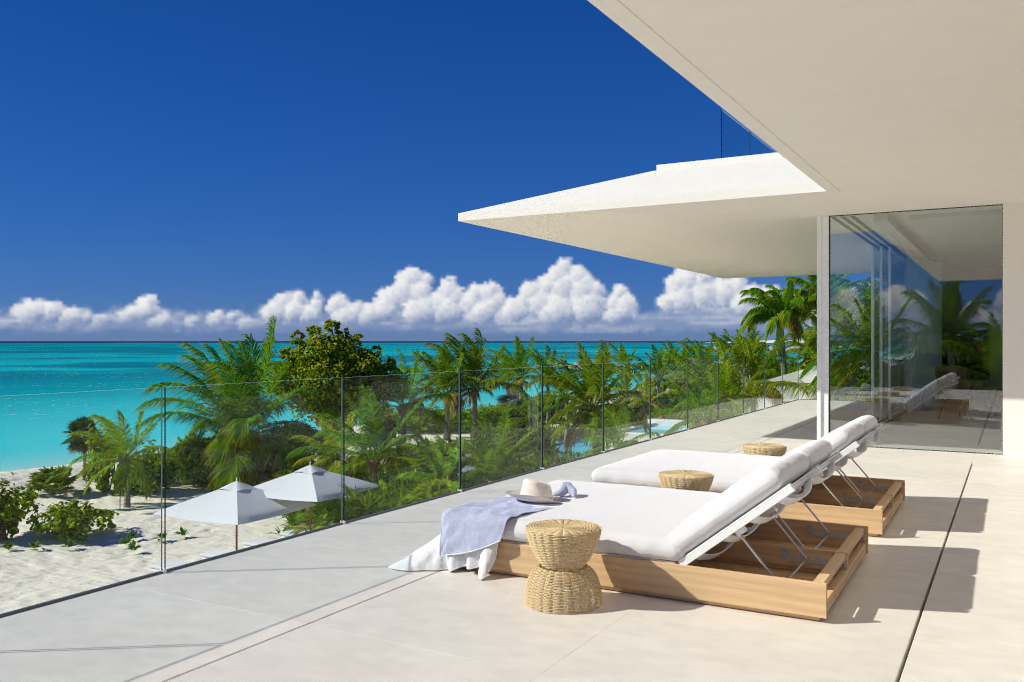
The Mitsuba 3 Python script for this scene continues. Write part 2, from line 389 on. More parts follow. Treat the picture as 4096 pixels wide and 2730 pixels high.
win = part(house, 'window', join([box(-2.124, -2.113, 12.14, 12.18, .0, ZC), box(-.128, -.121, 12.14, 12.18, .0, ZC), box(-2.124, -.121, 12.14, 12.18, ZC - .008, ZC - .001), box(-2.124, -.121, 12.14, 12.18, .001, .007)]),
           'mat_gasket', label='thin black seal round the large fixed window')
v = np.array([[-2.113, 12.16, .007], [-.128, 12.16, .007], [-.128, 12.16, ZC - .008], [-2.113, 12.16, ZC - .008]])
part(win, 'pane', (v, np.array([[0, 1, 2], [0, 2, 3]])), 'mat_window_glass', label='large clear window pane with reflections')
# sliding doors pushed open along the seaward side of the room
for i, xd in enumerate((-2.10, -1.98, -1.86)):
    dk = part(house, 'sliding_door', join([box(xd - .022, xd + .022, y, y + .07, .02, ZC - .03, .003) for y in (16.05 + .12 * i, 19.9 + .06 * i)] + [box(xd - .022, xd + .022, 16.05 + .12 * i, 19.9, z, z + .06, .003) for z in (.02, ZC - .10)]), 'mat_aluminium')
    v = np.array([[xd, 16.1 + .12 * i, .08], [xd, 19.9, .08], [xd, 19.9, ZC - .1], [xd, 16.1 + .12 * i, ZC - .1]])
    part(dk, 'pane', (v, np.array([[0, 1, 2], [0, 2, 3]])), 'mat_window_glass')
    part(house, 'floor_track', box(xd - .02, xd + .02, 12.3, 20, .001, .004), 'mat_gasket')
    part(house, 'ceiling_track', box(xd - .03, xd + .03, 12.3, 20, ZC - .006, ZC - .001), 'mat_shoe')
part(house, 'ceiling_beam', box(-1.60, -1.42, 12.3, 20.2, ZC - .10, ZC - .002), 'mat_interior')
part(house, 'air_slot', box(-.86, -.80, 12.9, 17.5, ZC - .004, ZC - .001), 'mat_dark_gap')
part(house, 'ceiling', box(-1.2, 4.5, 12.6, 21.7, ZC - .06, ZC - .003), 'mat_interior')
# upper deck railing
up = thing('glass_railing', 'frameless glass railing of the upper deck above the pointed roof', 'railing')
part(up, 'base_shoe', join([box(-3.72, -3.67, 12.60, 19.0, ZC + .93, ZC + .96)]), 'mat_shoe')
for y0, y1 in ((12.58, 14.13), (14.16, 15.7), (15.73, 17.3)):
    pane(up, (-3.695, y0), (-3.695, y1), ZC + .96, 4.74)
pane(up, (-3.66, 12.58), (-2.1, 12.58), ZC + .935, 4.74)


# ------------------------------------------------------------------ double sun loungers
def ticks(h, r, n, k=5):
    a = np.linspace(0, PI / 2, k)
    e = h - r + r * np.sin(a)
    return np.concatenate([-e[::-1], np.linspace(-(h - r), h - r, n)[1:-1], e])


def rbox(lx, ly, lz, r, nx, ny, nz=3):
    """closed box with rounded edges, centred; a mesh of quads fine enough to be puffed"""
    H = np.array([lx, ly, lz]) / 2
    tx, ty, tz = ticks(H[0], r, nx), ticks(H[1], r, ny), ticks(H[2], min(r, H[2] * .98), nz)
    vs, fs, n = [], [], 0
    for (ax, ta, tb) in ((2, tx, ty), (1, tx, tz), (0, ty, tz)):
        A, B = np.meshgrid(ta, tb, indexing='ij')
        for s in (-1, 1):
            C = np.full_like(A, s * H[ax])
            P = np.stack({2: (A, B, C), 1: (A, C, B), 0: (C, A, B)}[ax], -1)
            v, f = grid(P, flip=(s < 0) ^ (ax == 1))
            vs.append(v); fs.append(f + n); n += len(v)
    v, f = np.vstack(vs), np.vstack(fs)
    m = trimesh.Trimesh(v, f, process=False); m.merge_vertices(digits_vertex=6)
    v, f = np.array(m.vertices), np.array(m.faces)
    rr = np.minimum(r, H * .98)
    core = np.clip(v, -(H - rr), H - rr)
    d = v - core; L = np.linalg.norm(d / rr, axis=1, keepdims=True)
    v = np.where(L > 1e-9, core + d / np.maximum(L, 1e-9), v)
    return v, f


def cushion(lx, ly, lz, r, nx, ny, puff, seed, wr=.004):
    v, f = rbox(lx, ly, lz, r, nx, ny)
    x, y, z = v[:, 0] / (lx / 2), v[:, 1] / (ly / 2), v[:, 2] / (lz / 2)
    bulge = np.clip(1 - x ** 4, 0, 1) * np.clip(1 - y ** 4, 0, 1)
    v[:, 2] += np.clip(z, 0, 1) * puff * bulge
    side = 1 - np.clip(np.abs(z), 0, 1) ** 2
    v[:, 0] += np.sign(x) * (np.abs(x) > .9) * side * .010
    v[:, 1] += np.sign(y) * (np.abs(y) > .9) * side * .010
    edge = np.maximum(np.abs(x), np.abs(y)) ** 6
    w = meshkit.fbm(np.stack([v[:, 0] * 9, v[:, 1] * 9, v[:, 2] * 5], -1), 3, seed) - .5
    w2 = meshkit.fbm(np.stack([v[:, 0] * 15 + 5 * w, v[:, 1] * 5, v[:, 2] * 6], -1), 3, seed + 5) - .5
    nrm = trimesh.Trimesh(v, f, process=False).vertex_normals
    v += nrm * (wr * 1.2 * w + wr * (0.35 + 2.0 * edge) * w2)[:, None]
    return v, f


LL, LW = 2.17, 1.525
HU, HZ, TH = 1.43, .195, 38.3          # hinge and angle of the backrests
RB = rot([0, 1, 0], -TH)


def bk(m, v0=0.0):                      # from the backrest's own frame (u along the rail, w out of the cushion) to the lounger's
    return moved(m, RB, (HU, v0, HZ))


def rack(v0):
    s = [(0, .055), (.03, .055), (.062, .012), (.078, .010), (.085, .022), (.10, .034), (.13, .026), (.158, .008), (.170, .012), (.178, .026), (.20, .034), (.232, .024), (.256, .006), (.268, .010), (.278, .024), (.298, .030), (.318, .022), (.33, .055), (.345, .055), (.345, -.012), (.0, -.012)]
    from shapely.geometry import Polygon
    m = trimesh.creation.extrude_polygon(Polygon(s).buffer(0), .003, engine='earcut')
    w = np.array(m.vertices)
    return np.stack([1.80 + w[:, 0], v0 + w[:, 2], .118 + w[:, 1]], 1), np.array(m.faces)


def lounger(origin, deg, label):
    L = thing('sun_lounger', label, 'sun lounger', 'double sun loungers on the terrace')
    M = T().translate(list(origin)).rotate([0, 0, 1], deg)

    def P(par, name, mesh, mat, **k):
        return part(par, name, mesh, mat, to_world=M, **k)
    P(L, 'side_board', box(0, LL, 0, .022, .027, .196, .002), 'mat_teak_x')
    P(L, 'side_board', box(0, LL, LW - .022, LW, .027, .196, .002), 'mat_teak_x')
    P(L, 'foot_board', box(.0, .022, .0225, LW - .0225, .027, .196, .002), 'mat_teak_y')
    P(L, 'divider', box(1.32, LL - .012, LW / 2 - .012, LW / 2 + .012, .075, .188, .002), 'mat_teak_x')
    P(L, 'cross_board', box(1.29, 1.318, .0225, LW - .0225, .046, .18, .002), 'mat_teak_y')
    for a, b in ((.0225, LW / 2 - .0125), (LW / 2 + .0125, LW - .0225)):
        P(L, 'upper_rail', box(LL - .075, LL - .022, a, b, .150, .184, .002), 'mat_teak_y')
        P(L, 'support_rail', box(1.32, LL - .08, a, a + .025, .046, .07, .002), 'mat_teak_x')
    P(L, 'lower_rail', box(LL - .045, LL - .012, .0225, LW - .0225, .028, .092, .002), 'mat_teak_y')
    for k in range(8):
        P(L, 'bottom_plank', box(.03, LL - .05, .024 + k * .1845, .024 + k * .1845 + .181, .030, .044, .001), 'mat_teak_x')
    P(L, 'plinth', box(.04, LL - .035, .022, LW - .022, .006, .029, .001), 'mat_teak_x')
    for u in (.1, LL - .1):
        for vv in (.06, LW - .06):
            P(L, 'foot', box(u - .02, u + .02, vv - .02, vv + .02, 0, .0065), 'mat_white_metal')
    P(L, 'deck', box(.024, HU - .03, .024, LW - .024, .180, .203, .002), 'mat_white_metal', label='white metal deck under the mattress')
    mz, mt = .203, .128
    P(L, 'mattress', moved(cushion(HU + .06, LW + .015, mt, .056, 44, 46, .022, int(deg * 10) + 3, .006), None, ((HU + .06) / 2 - .045, LW / 2, mz + mt / 2)), 'mat_cushion', smooth=True, label='thick white flat mattress')
    for h, (a, b) in enumerate(((.012, LW / 2 - .008), (LW / 2 + .008, LW - .012))):
        w, c = b - a, (a + b) / 2
        fr = P(L, 'backrest_frame', join([bk(box(0, .735, vv - .014, vv + .014, -.022, .022, .003)) for vv in (a + .016, b - .016)] + [bk(box(.60, .655, a + .03, b - .03, -.012, .006, .002)), bk(box(.02, .06, a + .03, b - .03, -.012, .006, .002))]),
               'mat_white_metal', label='white metal backrest frame of one half')
        P(fr, 'panel', bk(box(.06, .72, a + .031, b - .031, .007, .014)), 'mat_white_metal')
        for s in (.08, .26, .44, .62):
            q = np.linspace(-1, 1, 19)
            arc = np.stack([np.stack([np.full(19, s + e), c + q * (w / 2 - .018), -.012 - .058 * (1 - np.abs(q) ** 2.4)], 1) for e in (0, .052)], 1)
            lo = arc + np.array([0, 0, -.006])
            P(fr, 'curved_slat', bk(join([grid(arc), grid(lo, True), grid(np.stack([arc[:, 0], lo[:, 0]], 1)), grid(np.stack([arc[:, 1], lo[:, 1]], 1), True)])), 'mat_white_metal', smooth=30)
        for vv in (a + .03, b - .03):
            for s in (.10, .42, .69):
                P(fr, 'screw', moved(bk(tube([(s, vv - .024 if vv < c else vv + .006, 0), (s, vv - .006 if vv < c else vv + .024, 0)], .007, 8)), None), 'mat_screw')
        top = (HU + .37 * math.cos(math.radians(TH)), HZ + .37 * math.sin(math.radians(TH)) - .028)
        rod = (1.945, .135)
        for vv in (a + .045, b - .045):
            P(L, 'strut', tube([(top[0], vv, top[1]), (rod[0], vv, rod[1])], .0062, 8), 'mat_steel', smooth=40)
            P(fr, 'bracket', bk(box(.34, .40, vv - .012, vv + .012, -.050, -.018, .004)), 'mat_white_metal')
        P(L, 'support_rod', tube([(rod[0], a + .015, rod[1]), (rod[0], b - .006, rod[1])], .0072, 8), 'mat_steel', smooth=40)
        for vv in ((.0235, LW / 2 - .016) if h == 0 else (LW / 2 + .013, LW - .026)):
            rk = P(L, 'notched_rack', rack(vv), 'mat_grey_steel')
            P(rk, 'screw', join([tube([(1.80 + s, vv - .002, .118 + t), (1.80 + s, vv + .0045, .118 + t)], .005, 8) for s in (.012, .335) for t in (.0, .044)]), 'mat_screw')
        P(L, 'back_cushion', bk(moved(cushion(.745, w + .006, .128, .058, 26, 26, .030, 31 + 7 * h, .006), None, (.345, c, .024 + .064))), 'mat_cushion', smooth=True, label='white padded back cushion of one half')
    return L


lounger((-2.96, 4.425, 0), .6, 'nearer double sun lounger, with lilac towel and straw hat on its foot end')
lounger((-2.965, 6.565, 0), .3, 'farther double sun lounger with bare white mattress, behind the one with the towel')


# ------------------------------------------------------------------ wicker stools
def stool_parts():
    NR = 24
    th = np.linspace(0, 2 * PI, NR * 8 + 1)[:-1]

    def ring(r, z, ph, sc=1.0, a=.0022, sides=5, rad=.0031):
        sca = np.abs(np.sin(NR * th / 2))
        R = r * (1 - .032 * sc * (1 - sca ** .7)) + a * np.cos(NR * th / 2 + ph)
        return tube(np.stack([R * np.cos(th), R * np.sin(th), np.full_like(th, z)], 1), rad, sides, closed=True)

    def prof(z):
        t = z / .195
        return .112 + .090 * np.sqrt(np.clip(1 - t ** 2.3, 0, 1))

    def uprof(z):                          # the bowl: z from its foot (0) to its rim (.19)
        return np.interp(z, [0, .04, .085, .13, .165, .185, .195], [.112, .141, .165, .184, .195, .199, .197])
    low, upp, top = [], [], []
    zz, z = [], .006
    while z < .192:
        zz.append(z)
        dr_ = (prof(z + .001) - prof(z)) / .001
        z += .0079 / math.sqrt(1 + dr_ * dr_)
    for k, z in enumerate(np.arange(.0, .196, .0072)):
        upp.append(ring(uprof(z), .202 + z, k % 2 * PI))
    for k, z in enumerate(zz):
        low.append(ring(prof(z), z, k % 2 * PI))
    for k, r in enumerate(np.arange(.014, .196, .0083)):
        sca = np.abs(np.sin(NR * th / 2)) ** .8
        R = r + .0016 * np.cos(NR * th / 2 + k % 2 * PI)
        z = .398 + (r / .2) * .010 * (sca - .4) - .006 * (1 - r / .2) - .012 * max(0, (r - .165) / .03) ** 2
        top.append(tube(np.stack([R * np.cos(th), R * np.sin(th), z], 1), .0042, 5, closed=True))
    st = []
    for k in range(NR):
        a = 2 * PI * k / NR
        for f, z0 in ((prof, 0), (uprof, .202)):
            pts = [((f(z) * .955) * math.cos(a), (f(z) * .955) * math.sin(a), z0 + z) for z in np.linspace(.004, .190, 10)]
            st.append(tube(pts, .004, 5))
        st.append(tube([(.012 * math.cos(a), .012 * math.sin(a), .388), (.185 * math.cos(a), .185 * math.sin(a), .389)], .004, 5))
    return join(low), join(upp), join(top), join(st)


SP = [mikit.ply(m, 'mat_wicker', smooth=True) for m in stool_parts()]
for (x, y, a, lab) in ((-2.055, 4.13, 10, 'woven hourglass wicker stool in front of the nearer lounger, nearest of three'), (-2.09, 6.215, 47, 'woven wicker stool standing between the two loungers'),
                       (-2.02, 8.26, 80, 'woven wicker stool beyond the farther lounger, farthest of three')):
    k = thing('wicker_stool', lab, 'stool', 'woven wicker stools beside the loungers')
    M = T().translate([x, y, 0]).rotate([0, 0, 1], a)
    for nm, d in zip(('lower_weave', 'upper_weave', 'top_weave', 'stakes'), SP):
        kk = numbered(k + '__' + nm); scene[kk] = {**d, 'to_world': M}
        labels[kk] = {'kind': 'stuff'}


# ------------------------------------------------------------------ towels and hat
MX0, MY0, MTOP = -3.000, 4.412, .338


def drape(x, y, lift=0.0, flare=.25):
    """a point of flat cloth laid on the mattress: over its foot and near edges it bends down and hangs"""
    r0, ra = .06, .045
    cx, cy = np.maximum(x, MX0 + r0), np.maximum(y, MY0 + r0)
    dx, dy = x - cx, y - cy
    d = np.hypot(dx, dy); s = np.maximum(d - r0 + ra * .6, 0)
    nx, ny = dx / np.maximum(d, 1e-9), dy / np.maximum(d, 1e-9)
    R = ra + lift; ang = np.minimum(s / ra, PI / 2); drop = np.maximum(s - ra * PI / 2, 0)
    out = np.where(s > 0, r0 - ra * .6 + R * np.sin(ang) + flare * drop, d)
    z = MTOP + lift - R * (1 - np.cos(ang)) - drop
    ex = np.maximum(.005 + lift - z, 0)
    return np.stack([cx + nx * (out + ex), cy + ny * (out + ex), np.maximum(z, .005 + lift)], -1)


def thick(P, t):
    """a sheet given as a grid of points, with thickness"""
    n = np.cross(np.gradient(P, axis=0), np.gradient(P, axis=1)); n /= np.linalg.norm(n, axis=-1, keepdims=True) + 1e-9
    A, B = P + n * t / 2, P - n * t / 2
    rim = np.concatenate([np.stack([A[0], B[0]], 1), np.stack([A[1:, -1], B[1:, -1]], 1), np.stack([A[-1, -2::-1], B[-1, -2::-1]], 1), np.stack([A[-2:0:-1, 0], B[-2:0:-1, 0]], 1), np.stack([A[:1, 0], B[:1, 0]], 1)])
    return join([grid(A), grid(B, True), grid(rim, True)])


# white throw under the lilac towel: hangs in folds over the near side and trails on the floor at the foot
Q = spline([(-2.615, 4.375, .13), (-2.63, 4.335, .05), (-2.655, 4.275, .008), (-2.705, 4.335, .035), (-2.735, 4.385, .045), (-2.785, 4.345, .034), (-2.825, 4.395, .035), (-2.865, 4.365, .028), (-2.905, 4.335, .008), (-2.945, 4.375, .006), (-2.99, 4.325, .006),
            (-3.06, 4.285, .006), (-3.15, 4.222, .006), (-3.29, 4.243, .006), (-3.235, 4.36, .006), (-3.14, 4.47, .006), (-3.12, 4.60, .006)], 150)
tp = spline([(-2.60, 4.44), (-2.66, 4.44), (-2.72, 4.44), (-2.80, 4.44), (-2.87, 4.44), (-2.93, 4.445), (-2.965, 4.475), (-2.97, 4.53), (-2.97, 4.60), (-2.97, 4.68), (-2.97, 4.78)], 150)
ou = spline([(-2.60, 4.402), (-2.66, 4.402), (-2.72, 4.402), (-2.80, 4.402), (-2.88, 4.402), (-2.965, 4.398), (-3.022, 4.435), (-3.014, 4.52), (-3.014, 4.60), (-3.014, 4.68), (-3.014, 4.78)], 150)
b = np.linspace(0, 1, 60)
P = np.zeros((60, 150, 3))
for i, t in enumerate(b):
    if t < .2:
        s = t / .2
        P[i, :, :2] = tp + (ou - tp) * math.sin(s * PI / 2); P[i, :, 2] = .346 - .05 * (1 - math.cos(s * PI / 2))
    else:
        s = (t - .2) / .8
        h = s ** 1.45
        P[i, :, :2] = ou * (1 - h) + Q[:, :2] * h
        P[i, :, 2] = .296 * (1 - s) + Q[:, 2] * s + .0
wob = (meshkit.fbm(P * np.array([26, 26, 8.]), 3, 5) - .5)
P += wob[..., None] * np.array([.4, -1, .3]) * (.016 * np.clip(b * 1.5 - .2, 0, 1))[:, None, None]
P[..., 2] = np.maximum(P[..., 2], .005)
towel_w = thing('white_throw', 'white linen throw hanging in folds over the mattress corner and trailing on the floor', 'towel')
scene[towel_w] = mikit.ply(thick(P, .003), 'mat_white_linen', smooth=60)
hem = P[-1] + np.array([0, 0, .001])
part(towel_w, 'hem', tube(hem, .0035, 6), 'mat_white_linen', smooth=True)
# lilac towel on top of it
Lf = spline([(-3.05, 4.165), (-3.065, 4.30), (-3.05, 4.45), (-3.035, 4.60), (-3.00, 4.78), (-2.90, 4.96), (-2.78, 5.10)], 70)
Rt = spline([(-2.575, 4.295), (-2.545, 4.42), (-2.51, 4.56), (-2.48, 4.68), (-2.455, 4.78), (-2.46, 4.92), (-2.48, 5.08)], 70)
q = np.linspace(0, 1, 80)[None, :, None]
F = Rt[:, None] * (1 - q) + Lf[:, None] * q
p = np.linspace(0, 1, 70)[:, None]
F[..., 1] -= .03 * np.sin(q[..., 0] * PI) * (1 - p) ** 3
P2 = drape(F[..., 0], F[..., 1], .011, .18)
wr = meshkit.fbm(np.stack([F[..., 0] * 9 + F[..., 1] * 5, F[..., 1] * 7 - F[..., 0] * 4, F[..., 0] * 0], -1), 4, 8) - .42
wr2 = 1 - np.abs(2 * meshkit.fbm(np.stack([F[..., 0] * 7 - F[..., 1] * 9, F[..., 0] * 3 + F[..., 1] * 4, F[..., 0] * 0], -1), 3, 18) - 1)
nn = np.cross(np.gradient(P2, axis=0), np.gradient(P2, axis=1)); nn /= np.linalg.norm(nn, axis=-1, keepdims=True)
if nn[40, 40, 2] < 0: nn = -nn
P2 = P2 + nn * np.clip(.020 * wr + .012 * (wr2 - .7), -.006, .03)[..., None]
towel = thing('lilac_towel', 'lilac blue linen towel draped over the mattress corner under the straw hat', 'towel')
scene[towel] = mikit.ply(thick(P2, .0045), 'mat_lilac_linen', smooth=60)
part(towel, 'hem', tube(P2[0] + np.array([0, -.001, 0]), .004, 6), 'mat_white_linen', smooth=True, label='white stitched hem')
part(towel, 'side_seam', tube(P2[:34, -4] + nn[:34, -4] * .003, .0025, 6), 'mat_lilac_linen', smooth=True)
t = np.linspace(0, 1, 40)
kn = np.stack([-2.62 + .13 * t + .02 * np.sin(t * 9), 5.10 + .10 * np.sin(t * PI) + .02 * t, .362 + .05 * np.sin(t * PI) ** 1.3], 1)
v, f = tube(kn, .036 * (1 - .4 * t ** 3) * np.clip(np.sin(np.clip(t * 1.06, 0, 1) * PI) ** .35, .1, 1), 18)
v = v + (meshkit.fbm(v * np.array([34, 34, 34.]), 3, 2) - .5)[:, None] * .016
part(towel, 'rolled_end', (v, f), 'mat_lilac_linen', smooth=True, label='rolled up end of the towel behind the hat')

# straw hat
nt, th = 96, np.linspace(0, 2 * PI, 97)
s = np.linspace(0, 1, 70)
rb = np.where(s < .40, .192 - (.192 - .106) * (s / .40), np.where(s < .80, .106 - .020 * ((s - .40) / .40), .086 * np.sqrt(np.clip(1 - ((s - .80) / .20) ** 2.2, 0, 1))))
zb = np.where(s < .40, .004 - .004 * (s / .4), np.where(s < .80,   .118 * ((s - .40) / .40) ** .95, .118 + .018 * np.sin((s - .80) / .20 * PI / 2)))
R, TH_ = np.meshgrid(rb, th, indexing='ij'); Zb = np.repeat(zb[:, None], 97, 1); S_ = np.repeat(s[:, None], 97, 1)
hx, hy = R * np.cos(TH_) * 1.03, R * np.sin(TH_) * .93
brim = np.clip((.40 - S_) / .40, 0, 1)
Zb = Zb + brim ** 1.5 * (.046 * np.abs(np.sin(TH_)) ** 2 + .028 * np.clip(np.cos(TH_ - PI), 0, 1) ** 2 - .006 * np.clip(np.cos(TH_), 0, 1))
crown = np.clip((S_ - .55) / .25, 0, 1)
dent = np.exp(-(hy / .020) ** 2) * smooth(hx, -.10, .03) * .0 + np.exp(-(hy / .026) ** 2) * .030 * np.clip(1 - (hx / .095) ** 4, 0, 1)
Zb = Zb - crown * dent * (S_ > .72) - crown * .016 * (hx / .09 + .4) * (S_ > .6)
pin = 1.5 * crown * np.clip(1 - np.abs(S_ - .80) / .18, 0, 1) * np.exp(-((hx - .055) / .032) ** 2)
hy = hy * (1 - .26 * pin)
rid = .0011 * np.sin(S_ * 70 * PI * .5)
Zb = Zb + rid * brim; hx = hx * (1 + 8 * rid * (1 - brim) * (S_ < .8)); hy = hy * (1 + 8 * rid * (1 - brim) * (S_ < .8))
HP = np.stack([hx, hy, Zb], -1)
hat = thing('straw_hat', 'pale straw sun hat with a woven band lying on the lilac towel', 'hat')
HM = T().translate([-2.655, 4.945, .356]).rotate([0, 0, 1], 22).rotate([0, 1, 0], 4).rotate([1, 0, 0], -3)
k = numbered(hat + '__body'); scene[k] = {**mikit.ply(grid(HP), 'mat_straw', smooth=True), 'to_world': HM}
bz = np.linspace(.006, .034, 5)
BP = np.stack([np.stack([(.1078 - .20 * z) * np.cos(th) * 1.03, (.1078 - .20 * z) * np.sin(th) * .93, np.full_like(th, z)], -1) for z in bz], 0)
k = numbered(hat + '__band'); scene[k] = {**mikit.ply(grid(BP), 'mat_straw_band', smooth=True), 'to_world': HM}; labels[k] = {'label': 'tan woven hat band with a zigzag pattern'}
zz = np.arange(0, 121); aa = zz / 120 * 2 * PI
for dz in (0, 1):
    zg = .012 + .016 * ((zz + dz) % 2)
    pts = np.stack([(.1092 - .20 * zg) * np.cos(aa) * 1.03, (.1092 - .20 * zg) * np.sin(aa) * .93, zg], 1)
    k = numbered(hat + '__zigzag'); scene[k] = {**mikit.ply(tube(pts[:-1], .0010, 4, closed=True), 'mat_white_linen', smooth=False), 'to_world': HM}

# ------------------------------------------------------------------ inside the room
def curtain(x0, y0, x1, y1, z0, z1, folds):
    n = folds * 8
    t = np.linspace(0, 1, n); a = np.array([x0, y0]); bb = np.array([x1, y1]); d = bb - a; nn_ = np.array([-d[1], d[0]]) / np.linalg.norm(d)
    xy = a + d * t[:, None] + nn_ * (.035 * np.sin(t * folds * 2 * PI))[:, None]
    return grid(np.stack([np.column_stack([xy, np.full(n, z)]) for z in (z0, z1)], 0))


single('sheer_curtain', curtain(-1.70, 17.6, -1.30, 19.8, .02, ZC - .07, 12), 'mat_sheer', 'sheer white curtain hanging inside the open sliding doors', 'curtain', smooth=True)
tv = thing('television', 'large black wall screen seen through the window', 'television')
part(tv, 'screen', box(-1.37, -.48, 21.70, 21.74, .55, 1.62, .004), 'mat_screen'); part(tv, 'frame', box(-1.385, -.465, 21.74, 21.79, .535, 1.635, .004), 'mat_black')


def armchair(x, y, a, lab):
    k = thing('armchair', lab, 'chair')
    M = T().translate([x, y, 0]).rotate([0, 0, 1], a)
    for sx in (-1, 1):
        part(k, 'leg', tube([(sx * .27, -.28, 0), (sx * .24, -.22, .36)], [.014, .022], 8), 'mat_dark_wood', to_world=M)
        part(k, 'leg', tube([(sx * .27, .34, 0), (sx * .24, .22, .36)], [.014, .022], 8), 'mat_dark_wood', to_world=M)
    part(k, 'seat', moved(rbox(.62, .62, .14, .05, 6, 6), None, (0, 0, .42)), 'mat_brown_leather', smooth=True, to_world=M)
    part(k, 'backrest', moved(rbox(.62, .12, .50, .05, 6, 4), rot([1, 0, 0], -14), (0, .32, .68)), 'mat_brown_leather', smooth=True, to_world=M)


armchair(-.75, 17.3, 150, 'brown leather armchair on dark wood legs inside the room')
armchair(.1, 18.4, 230, 'dark brown armchair in the right part of the window')

# ------------------------------------------------------------------ sand, sea, pools
def zsand(x, y):
    b = np.clip((-36.5 - x) / 9, 0, 1)
    z = Z_SAND - 1.25 * b * b * (3 - 2 * b) + .45 * np.exp(-((x + 36) / 3.0) ** 2) * (.5 + meshkit.noise(np.stack([x * .2, y * .2, x * 0], -1), 3))
    z = z + .10 * (meshkit.fbm(np.stack([x * .18, y * .18, x * 0], -1), 3, 2) - .5) * 2
    return z


xs = np.unique(np.concatenate([np.linspace(-60, -40, 24), np.linspace(-40, -10, 300), np.linspace(-10, 30, 20), np.linspace(30, 120, 6)]))
ys = np.unique(np.concatenate([np.linspace(-120, -10, 34), np.linspace(-10, 8, 30), np.linspace(8, 42, 300), np.linspace(42, 70, 60), np.linspace(70, 190, 30), np.linspace(190, 420, 10)]))
X, Y = np.meshgrid(xs, ys, indexing='ij')
Z = zsand(X, Y)
rng = np.random.default_rng(12)
near = (X > -41) & (X < -9) & (Y > 7) & (Y < 43)
bumps = (meshkit.fbm(np.stack([X * 1.8 + Y * .9, Y * 2.9, X * 0], -1), 4, 21) - .5) * .055
pits = np.clip(meshkit.noise(np.stack([X * 2.9 + .8 * Y, Y * 3.3, X * 0], -1), 31) - .62, 0, 1) * -.15
fp = np.zeros_like(X)
for _ in range(420):                    # footprints
    cx, cy, a = rng.uniform(-36, -13), rng.uniform(9, 34), rng.uniform(0, PI)
    i0, i1 = np.searchsorted(xs, [cx - .4, cx + .4]); j0, j1 = np.searchsorted(ys, [cy - .4, cy + .4])
    u = (X[i0:i1, j0:j1] - cx) * math.cos(a) + (Y[i0:i1, j0:j1] - cy) * math.sin(a); w = -(X[i0:i1, j0:j1] - cx) * math.sin(a) + (Y[i0:i1, j0:j1] - cy) * math.cos(a)
    r2 = (u / .17) ** 2 + (w / .10) ** 2
    fp[i0:i1, j0:j1] += -.045 * np.exp(-r2) + .018 * np.exp(-((np.sqrt(r2) - 1.5) / .4) ** 2)
Z += np.where(near, bumps + pits + fp, bumps * .6)
under = (X > -4.0) & (X < 6) & (Y > -3.2) & (Y < 20.8)
Z[under] = Z_SAND - .3
pool = ((X > -23.3) & (X < -16) & (Y > 35) & (Y < 52))
Z[pool] = Z_SAND - .4
single('sand', grid(np.stack([X, Y, Z], -1)), 'mat_sand', 'pale rippled beach sand with footprints', kind='structure', smooth=True)
sx = np.concatenate([[-30000], -np.geomspace(6000, 42, 40), [-30.]])
sy = np.concatenate([[-30000], np.linspace(-3000, 3000, 40), [30000.]])
A, Bq = np.meshgrid(sx, sy, indexing='ij')
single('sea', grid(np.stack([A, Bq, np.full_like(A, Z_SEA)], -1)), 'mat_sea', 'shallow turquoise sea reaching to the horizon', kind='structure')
sy2 = [420, 3000, 30000.]
A, Bq = np.meshgrid([-30., 30000.], sy2, indexing='ij')
single('sea', grid(np.stack([A, Bq, np.full_like(A, Z_SEA)], -1)), 'mat_sea', 'distant sea beyond the end of the beach', kind='structure')

pl = thing('swimming_pool', 'turquoise garden pool among the palms', 'pool')
part(pl, 'water', box(-22.9, -16.4, 36, 51.5, -4.95, Z_SAND - .02), 'mat_pool')
part(pl, 'rim', join([box(-23.4, -22.9, 35.5, 52, -5, Z_SAND + .1, .02), box(-16.4, -15.4, 35.5, 52, -5, Z_SAND + .1, .02), box(-22.9, -16.4, 51.5, 52, -5, Z_SAND + .1, .02), box(-22.9, -16.4, 35.5, 36, -5, Z_SAND + .1, .02)]), 'mat_paving')
single('path', join([box(-36, -16, 52.4, 56, Z_SAND - .3, Z_SAND + .16, .02), box(-27, -24, 38, 52.4, Z_SAND - .3, Z_SAND + .15, .02)]), 'mat_paving', 'pale paved path behind the pool', kind='structure')
jz = thing('plunge_pool', 'raised white plunge pool with pale blue water below the far rail', 'pool')
part(jz, 'rim', join([box(-13.2, -9.0, 30.0, 30.4, Z_SAND, -2.0, .02), box(-13.2, -9.0, 34.4, 34.9, Z_SAND, -1.88, .02), box(-13.2, -12.8, 30.4, 34.4, Z_SAND, -2.0, .02), box(-9.4, -9.0, 30.4, 34.4, Z_SAND, -2.0, .02)]), 'mat_white_plaster')
part(jz, 'water', box(-12.8, -9.4, 30.4, 34.4, -3, -2.08), 'mat_pool', label='pale blue water')

# ------------------------------------------------------------------ far shore and breakwaters
def boulder(rng, r):
    m = trimesh.creation.icosphere(subdivisions=2, radius=1.0)
    v = np.array(m.vertices) * rng.uniform(.7, 1.2, 3)
    v *= (1 + .45 * (meshkit.fbm(v * 1.3 + rng.uniform(0, 50), 3) - .5))[:, None]
    return v * r @ rot(rng.normal(size=3), rng.uniform(0, 360)).T, np.array(m.faces)


